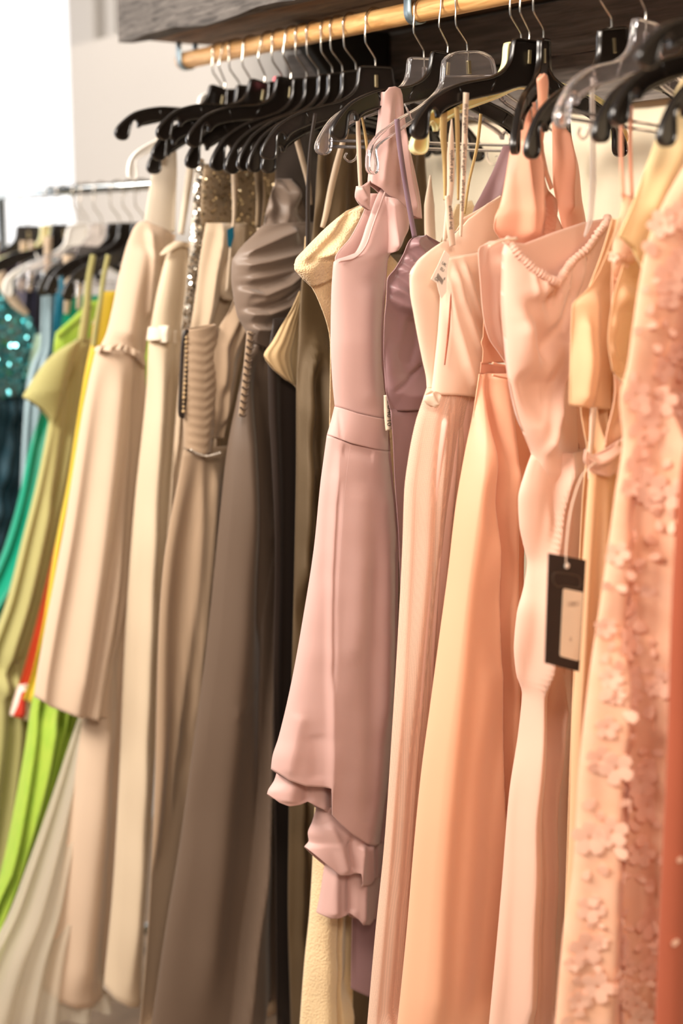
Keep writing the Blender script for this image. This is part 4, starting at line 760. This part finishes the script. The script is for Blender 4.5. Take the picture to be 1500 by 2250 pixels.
# beige draped dress behind
d = dress('draped_dress', 'beige draped dress with soft folded front, right of the silver sequined strap', 'dress', -0.405, (360, 2300), G)
cloth('gown', -0.405, [(452, 490), (440, 560), (430, 640), (418, 720), (400, 800), (388, 900), (376, 1100), (360, 1400), (350, 2300)], [(540, 490), (530, 600), (500, 700), (480, 1000), (470, 2300)], 490, 2300, 'beige_drape', d, t=[(490, .014), (2300, .03)], ni=80, nj=50, folds=[('e', [(480, 500), (455, 620), (440, 760)], .016, .012, 1), ('r', [(510, 560), (490, 640), (470, 720)], .01, -.012), ('s', 5, .008, 800, 1400, .3)])
cloth('folded_front', -0.39, [(498, 565), (482, 600), (476, 640), (490, 660)], [(525, 565), (530, 610), (525, 660)], 565, 660, 'beige_drape', d, t=.012, ni=24, nj=20)
quad_label('size_tag', [(480, 505), (494, 498), (495, 520), (488, 545), (482, 540)], -0.40, 'petrol_satin', d, dx=.03)

# gold glitter dress
d = dress('glitter_dress', 'old gold glitter dress glimpsed high between the hangers above the taupe ruched gown', 'dress', -0.445, (440, 1400), G)
A3 = []
cloth('gown', -0.445, [(448, 360), (442, 420), (440, 480), (445, 520), (440, 700), (430, 1000), (420, 1400)], [(612, 360), (606, 480), (600, 600), (580, 1400)], 360, 1400, 'gold_glitter', d, t=.014, keep=A3)
flakes('sequins', A3[0], 900, .0022, 'sequin_gold', d, tmin=0.0, tmax=.35, tilt=.45)
strap('ribbon', [(505, 350), (508, 420), (506, 480), (498, 560), (492, 640)], -0.385, [.012, .012, .006, .006, .008], 'hanger_ribbon', d, dx=.012)
strap('ribbon', [(560, 360), (566, 430), (562, 520)], -0.38, [.010, .014, .010], 'hanger_ribbon', d, dx=.012)

# silver sequined dress: glittering edge strip
d = dress('sequin_dress', 'silver beige dress with narrow glittering sequined edge running down from its strap', 'dress', -0.475, (330, 2300), G)
A4 = []
cloth('sequin_band', -0.465, [(428, 350), (425, 430), (420, 500), (414, 580), (406, 660), (398, 725)], [(446, 350), (445, 430), (442, 520), (436, 620), (430, 725)], 350, 725, 'silver_sequin', d, t=.012, ni=60, nj=16, keep=A4)
flakes('sequins', A4[0], 420, .0028, 'sequin_flake', d, tilt=.28)
cloth('gown', -0.475, [(432, 500), (420, 600), (405, 720), (392, 850), (380, 1000), (366, 1200), (345, 1500), (335, 2300)], None, 500, 2300, 'beige_drape', d, t=[(500, .012), (2300, .03)], folds=[('s', 5, .008, 800, 1400, 2.0)])

# cream dress with knotted belt
d = dress('belted_dress', 'cream dress with folded collar edge and a knotted fabric belt', 'dress', -0.525, (228, 2200), G)
cloth('dress_body', -0.525, [(385, 530), (372, 545), (360, 580), (345, 640), (334, 700), (326, 760), (322, 850), (312, 950), (296, 1100), (282, 1280), (272, 1450), (262, 1700), (248, 1950), (227, 2172)], [(415, 530), (412, 600), (405, 680), (398, 760), (398, 900), (385, 1100), (366, 1250), (350, 1450), (338, 1700), (322, 1950), (306, 2190)], [(385, 530), (400, 532), (415, 536)],
      [(226, 2170), (240, 2184), (262, 2193), (285, 2196), (306, 2190)], 'cream_satin', d, t=[(530, .012), (760, .022), (1300, .03), (2180, .04)], ni=90, nj=50, folds=[('r', [(345, 780), (330, 950), (318, 1150), (305, 1500), (268, 2150)], .014, .012), ('r', [(370, 800), (358, 1000), (340, 1300)], .012, -.012), ('n', .002, 30)])
cloth('collar', -0.515, [(384, 530), (365, 542), (352, 556)], [(418, 532), (416, 545), (412, 560)], [(352, 552), (380, 529), (418, 533)], [(354, 560), (380, 545), (400, 540), (412, 545)], 'cream_satin', d, t=.014, ni=12, nj=24)
cloth('belt', -0.515, [(326, 716), (322, 745)], [(386, 722), (386, 755)], [(326, 718), (352, 722), (386, 726)], [(322, 748), (350, 744), (386, 756)], 'ivory_lace', d, t=.03, ni=10, nj=24)
cloth('belt_knot', -0.50, [(350, 716), (346, 732), (348, 750)], [(366, 718), (370, 734), (366, 752)], 716, 752, 'ivory_lace', d, t=.024, ni=14, nj=14)

# beige chiffon gown with ivory straps and white tulle underskirt
d = dress('chiffon_gown', 'beige chiffon gown with wide ivory lace straps, waist frill and pale tulle trailing below', 'dress', -0.585, (93, 2200), G)
cloth('bodice', -0.575, [(320, 482), (300, 492), (285, 520), (272, 560), (258, 620), (246, 680), (232, 735), (216, 768)], [(398, 480), (385, 520), (372, 600), (345, 680), (325, 740), (316, 800)], [(318, 484), (350, 500), (398, 520)], [(216, 766), (255, 758), (285, 775), (316, 800)], 'beige_chiffon', d, t=[(482, .012), (760, .024)], ni=60, nj=40, folds=[('r', [(310, 540), (285, 640), (262, 750)], .02, .010), ('e', [(320, 500), (322, 600), (318, 700)], .02, .01, 1)])
cloth('waist_frill', -0.565, [(222, 755), (208, 766), (205, 790)], [(320, 780), (318, 800), (318, 820)], [(214, 760), (255, 752), (290, 770), (318, 790)], [(204, 772), (250, 766), (288, 784), (318, 806)], 'beige_chiffon', d, t=.03, ni=12, nj=40, folds=[('s', 7, .005, 755, 770, 0)])
cloth('overlay_skirt', -0.58, [(210, 770), (196, 830), (182, 900), (166, 1000), (142, 1150), (118, 1280), (95, 1400), (78, 1500), (73, 1545)], [(318, 790), (322, 900), (318, 1000), (300, 1200), (272, 1350), (245, 1480), (228, 1580)], 770, [(73, 1530), (84, 1534), (97, 1545), (125, 1553), (155, 1562), (176, 1566), (228, 1572)], 'beige_chiffon', d, t=[(770, .026), (1100, .035), (1560, .05)], ni=90, nj=60,
      folds=[('s', 3, .006, 800, 1300, .5, 0, 0), ('r', [(250, 800), (225, 1000), (180, 1300), (150, 1550)], .02, .008), ('r', [(292, 800), (285, 1000), (262, 1250), (236, 1450)], .009, -.016)])
cloth('underskirt', -0.60, [(210, 800), (196, 1000), (190, 1200), (188, 1400), (182, 1560), (168, 1680), (152, 1800), (130, 1950), (112, 2080), (92, 2172)], [(320, 800), (300, 1300), (272, 1450), (268, 1600), (260, 1800), (250, 2000), (240, 2170)], 800, [(92, 2170), (115, 2186), (145, 2194), (180, 2192), (205, 2184), (240, 2172)], 'beige_chiffon', d, t=[(800, .02), (1600, .035), (2170, .045)], ni=90, nj=50, folds=[('r', [(220, 1560), (190, 1800), (150, 2170)], .03, .012), ('n', .0015, 24)])
sp = cloth('lace_strap', -0.575, [(345, 290), (338, 340), (330, 400), (322, 450), (316, 490)], [(385, 290), (388, 360), (386, 430), (384, 500)], 290, 510, 'ivory_lace', d, t=.006, ni=30, nj=16)
strap('strap', [(420, 330), (412, 390), (402, 460), (394, 515)], -0.56, [.014, .016, .014, .012], 'ivory_lace', d, dx=.006)
strap('strap', [(362, 250), (352, 300), (348, 360)], -0.575, [.018, .012, .010], 'ivory_lace', d, dx=.01)
cloth('tulle_underskirt', -0.63, [(178, 1560), (150, 1640), (110, 1760), (60, 1900), (18, 2010), (-40, 2120), (-110, 2300)], [(250, 1560), (260, 1800), (300, 2100), (340, 2300)], 1560, 2300, 'white_tulle', d, t=[(1560, .02), (2300, .06)], ni=60, nj=60, solid=0, folds=[('s', 7, .014, 1560, 1900, .3, .1, 1.2)])

# black hang tag
d = thing('hang_tag', 'black paper hang tag with white sticker, hanging in front of the blush drawstring dress', 'tag', tuple(hitx(1240, 1465, 0.622)))
cd = quad_label('card', [(1205, 1215), (1287, 1231), (1272, 1476), (1197, 1457)], 0.622, 'card_black', d, th=.0012)
st = quad_label('sticker', [(1239, 1293), (1279, 1301), (1280, 1305), (1271, 1449), (1268, 1452), (1231, 1442), (1229, 1438), (1236, 1296)], 0.622, 'paper_label', d, dx=.0008, th=.0006)
for uv, s, z in (((1258, 1327), '10851', .009), ((1252, 1404), '6', .008)): letters('lettering', s, uv, 0.622, z, -6, 'ink_pale', st, .0012)
P = [hitx(u, v, 0.622) + np.array([.0004, 0, 0]) for u, v in ((1218, 1258), (1240, 1260), (1262, 1264), (1272, 1270), (1274, 1284), (1268, 1292), (1240, 1288), (1222, 1288), (1214, 1276), (1214, 1264), (1218, 1258))]
tube('emblem_outline', crsp(P, 4), .0009, 'card_emboss', d, 6)
P = [hitx(1243, 1243, 0.624), hitx(1244, 1200, 0.620), hitx(1254, 1120, 0.612), hitx(1276, 1050, 0.604), hitx(1300, 1022, 0.600), hitx(1312, 1016, 0.592)]
tube('string', crsp(P, 6), .0009, 'ribbon_satin', d, 6)
ey = hitx(1243.5, 1243, 0.622); tube('eyelet', [ey + np.array([.0002, 0, 0]), ey + np.array([.0022, 0, 0])], .0036, 'paper_white', d, 12)

# ------------------------------------------------------------------ second rack: chrome rail further along the wall
Z2 = 1.7135
r2 = thing('chrome_rack', 'low chrome clothes rack behind the cream gowns at the far end', 'clothes rack', (-1.4, 0, 0))
tube('rod', [(-2.6, 0, Z2), (-1.6, 0, Z2), (-0.84, 0, Z2)], 0.0105, 'chrome', r2, 12)
for x in (-0.85, -1.715):
    tube('post', [(x, 0, 0.06), (x, 0, 0.9), (x, 0, Z2 - .01)], 0.0125, 'chrome', r2, 12)
    tube('foot', [(x, -0.26, 0.05), (x, 0, 0.06), (x, 0.26, 0.05)], 0.0125, 'chrome', r2, 10)
G2 = 'hangers on the chrome rack'
for x, yaw, roll, kind, lab in ((-0.93, 3, 3, 'black', 'black plastic hanger on the chrome rack, first behind the cream gown shoulder'), (-0.985, 2, 0, 'black', 'black plastic hanger with square neck, second on the chrome rack, above the olive dress'),
    (-1.045, 4, 1, 'black', 'black plastic hanger on the chrome rack with tip left of the other drooping tip'), (-1.127, 2, -2, 'clear', 'clear plastic hanger among the black ones on the chrome rack'),
    (-1.198, 3, -3, 'white', 'white plastic hanger arm slanting across the chrome rack'), (-1.24, 5, 2, 'black', 'black plastic hanger of the light blue dress on the chrome rack'),
    (-1.33, 2, -2, 'black', 'black plastic hanger above the navy dress on the chrome rack'), (-1.397, 0, 1, 'yellow', 'tan plastic hanger on the chrome rack above the aubergine dress'), (-1.548, 3, 0, 'black', 'black plastic hanger above the teal sequined dress, nearest the frame edge')):
    hanger(kind, x, lab, Z2 - .006, yaw, roll, G2)
GB = 'dresses on the chrome rack'
d = dress('lime_gown', 'lime green satin skirt of a gown, flaring out below the beige chiffon overlay', 'dress', -0.70, (0, 2200), GB)
cloth('gown', -0.70, [(330, 620), (310, 760), (280, 900), (225, 1080), (165, 1250), (105, 1420), (72, 1530), (55, 1640), (30, 1780), (-2, 1930), (-60, 2100), (-120, 2300)], [(380, 620), (340, 1000), (240, 1400), (182, 1560), (160, 1680), (118, 1840), (70, 1990), (10, 2150), (-40, 2300)], 620, 2300, 'lime_satin', d, t=[(620, .01), (1500, .03), (2300, .05)], folds=[('s', 4, .012, 1200, 1700, .3), ('r', [(95, 1560), (50, 1760), (0, 1950)], .02, .012)])
d = dress('yellow_dress', 'bright yellow dress, narrow strip left of the beige chiffon gown', 'dress', -0.76, (50, 1550), GB)
cloth('gown', -0.76, [(225, 640), (203, 740), (190, 800), (167, 940), (150, 1050), (121, 1200), (92, 1380), (68, 1490), (50, 1538)], [(262, 640), (240, 800), (200, 1000), (160, 1250), (110, 1450), (80, 1545)], 640, [(50, 1536), (80, 1548)], 'yellow_satin', d, t=[(640, .01), (1540, .02)], folds=[('s', 3, .005, 800, 1300, .3)])
strap('strap', [(232, 560), (222, 610), (215, 660), (205, 720), (200, 760)], -0.76, [.010, .010, .010, .012, .010], 'olive_cotton', d, dx=.012)
d = dress('printed_dress', 'orange red dress with red and white printed hem under the yellow dress', 'dress', -0.81, (25, 1585), GB)
cloth('gown', -0.81, [(222, 680), (206, 705), (200, 760), (172, 950), (112, 1240), (62, 1440), (38, 1520), (22, 1574)], [(262, 680), (235, 850), (150, 1250), (100, 1450), (75, 1590)], 690, [(38, 1520), (75, 1528)], 'orange_red', d, t=.014)
cloth('printed_hem', -0.805, [(42, 1500), (30, 1535), (20, 1572)], [(90, 1510), (80, 1550), (72, 1592)], 1505, [(20, 1570), (45, 1578), (72, 1590)], 'red_white_print', d, t=.02, ni=20, nj=30, folds=[('r', [(48, 1510), (45, 1575)], .01, .008)])
cloth('collar', -0.80, [(232, 640), (215, 690), (200, 712)], [(262, 640), (250, 690), (232, 712)], 640, 712, 'beige_chiffon', d, t=.012, ni=16, nj=16)
d = dress('olive_dress', 'olive green dress with stiff cap sleeve and rolled fold low in its skirt', 'dress', -0.88, (0, 2300), GB)
cloth('gown', -0.88, [(170, 740), (150, 765), (132, 800), (120, 860), (108, 920), (99, 970), (78, 1070), (50, 1180), (14, 1320), (-32, 1450), (-80, 1700), (-130, 2000), (-180, 2300)], [(215, 740), (210, 800), (180, 950), (140, 1150), (100, 1320), (62, 1450), (52, 1500), (66, 1590), (58, 1720), (28, 1900), (-10, 2100), (-30, 2300)], 745, 2300, 'olive_cotton', d, t=[(745, .014), (1300, .026), (2300, .04)], ni=90, nj=50,
      folds=[('s', 3, .008, 900, 1400, .5), ('r', [(-40, 1490), (0, 1505), (35, 1495), (52, 1480)], .012, .016), ('r', [(-40, 1455), (10, 1470), (50, 1445)], .010, -.014), ('r', [(160, 800), (140, 950), (110, 1120)], .012, -.01)])
cloth('cap_sleeve', -0.855, [(165, 748), (140, 762), (112, 782), (84, 815), (62, 850), (49, 875), (58, 890), (82, 905), (106, 928)], [(178, 748), (168, 790), (152, 830), (140, 870), (128, 910), (110, 930)], 748, [(49, 872), (66, 882), (90, 898), (108, 928)], 'olive_cotton', d, t=[(748, .01), (860, .026), (930, .016)], ni=36, nj=26)
strap('strap', [(205, 560), (196, 610), (190, 680), (180, 750)], -0.87, [.012, .014, .018, .02], 'olive_cotton', d)
d = dress('party_dress', 'yellow-green dress top with slanting bright neckline band above the olive sleeve', 'dress', -0.955, (120, 1200), GB)
cloth('gown', -0.955, [(190, 660), (150, 700), (122, 735), (116, 780), (110, 850), (100, 1200)], [(230, 660), (220, 800), (190, 1200)], [(122, 736), (160, 700), (190, 665), (230, 655)], 1200, 'lime_satin', d, t=.014)
strap('neck_band', [(120, 738), (145, 716), (170, 694), (192, 668)], -0.955, .016, 'lime_satin', d, dx=.014)
d = dress('emerald_gown', 'emerald green satin gown left of the olive dress', 'dress', -1.03, (0, 1700), GB)
cloth('gown', -1.03, [(175, 640), (145, 665), (130, 740), (112, 830), (95, 890), (78, 940), (64, 985), (42, 1090), (10, 1200), (-30, 1290), (-90, 1400), (-150, 1700)], [(230, 640), (215, 720), (190, 900), (140, 1100), (90, 1250), (40, 1350), (0, 1500), (-20, 1700)], 650, 1700, 'emerald_satin', d, t=[(650, .012), (1200, .03), (1700, .04)], folds=[('s', 4, .010, 850, 1200, .7)])
strap('ribbon', [(150, 560), (152, 620), (146, 690)], -1.02, [.026, .022, .012], 'hanger_ribbon', d)
strap('ribbon', [(182, 565), (176, 620), (172, 680)], -1.0, [.014, .012, .010], 'hanger_ribbon', d)
d = dress('petrol_dress', 'petrol blue dress, thin upright strip beside the light blue chiffon', 'dress', -1.10, (90, 1200), GB)
cloth('gown', -1.10, [(128, 600), (118, 680), (112, 760), (95, 900), (60, 1200)], [(165, 600), (150, 800), (120, 1200)], 600, 1200, 'petrol_satin', d, t=.014)
d = dress('light_blue_dress', 'light ice blue chiffon dress hanging beside the teal sequins', 'dress', -1.17, (60, 1200), GB)
cloth('gown', -1.17, [(98, 560), (92, 640), (90, 700), (88, 760), (70, 800), (58, 850), (40, 1200)], [(122, 560), (122, 650), (122, 760), (115, 900), (100, 1200)], 565, 1200, 'ice_blue', d, t=.016, folds=[('s', 3, .005, 600, 700, .3)])
strap('ribbon', [(106, 520), (104, 580), (100, 650)], -1.15, [.02, .016, .012], 'hanger_ribbon', d)
d = dress('mint_dress', 'mint aqua dress bodice between the teal sequins and the olive sleeve', 'dress', -1.22, (60, 1100), GB)
cloth('gown', -1.22, [(78, 735), (66, 790), (60, 850), (50, 1100)], [(125, 735), (118, 850), (110, 1100)], 735, 1100, 'mint', d, t=.014)
d = dress('teal_gown', 'teal sequined gown with dark feathery skirt at the frame edge', 'dress', -1.30, (0, 1600), GB)
A5 = []
cloth('bodice', -1.30, [(-130, 640), (-150, 760), (-150, 880)], [(30, 640), (60, 690), (82, 760), (86, 820), (92, 880)], [(-130, 640), (-20, 620), (10, 640), (60, 690)], 880, 'teal_sequin', d, t=.035, keep=A5, ni=40, nj=40)
flakes('sequins', A5[0], 1500, .0042, 'sequin_teal', d, smin=.3, tilt=.5)
cloth('skirt', -1.305, [(-150, 870), (-170, 1000), (-200, 1300), (-240, 1600)], [(92, 870), (86, 960), (60, 1060), (20, 1180), (-40, 1400), (-80, 1600)], 870, 1600, 'teal_feather', d, t=.04, folds=[('s', 9, .010, 870, 900, .2), ('n', .012, 60)])
strap('strap', [(-10, 600), (10, 640), (30, 668), (52, 690)], -1.27, [.03, .028, .024, .012], 'hanger_ribbon', d, dx=.02)
for x, mat, lab, L, Rr, v0 in ((-1.38, 'navy_satin', 'near-black navy dress between ribbons above the teal sequins', [(58, 550), (54, 650), (50, 1000)], [(92, 550), (92, 1000)], 555),
        (-1.45, 'lilac_grey', 'lilac grey dress, thin pale strip beside the navy dress', [(40, 555), (38, 650), (30, 1000)], [(64, 555), (62, 1000)], 560),
        (-1.52, 'aubergine', 'dark aubergine dress behind the beige ribbon at the frame edge', [(-20, 550), (-30, 1000)], [(48, 550), (44, 1000)], 555)):
    d = dress('evening_dress', lab, 'dress', x, (L[0][0], 1000), GB); cloth('gown', x, L, Rr, v0, 1000, mat, d, t=.014, ni=20, nj=20, folds=[('s', 2, .005, v0, v0 + 60, .3)])
    strap('ribbon', [(L[0][0] + 4, 530), (L[0][0] + 2, 580), (L[0][0], 640)], x + .02, [.016, .014, .010], 'hanger_ribbon', d, dx=.02)

d = thing('size_marker', 'small pink plastic size marker on a hook of the far black hangers', 'marker', tuple(hity(612, 186, 0.0)))
p = hity(612, 180, 0.0); box('marker_ring', tuple(p - np.array([.006, .010, .009])), tuple(p + np.array([.006, .010, .009])), 'pink_plastic', d, bev=.003)
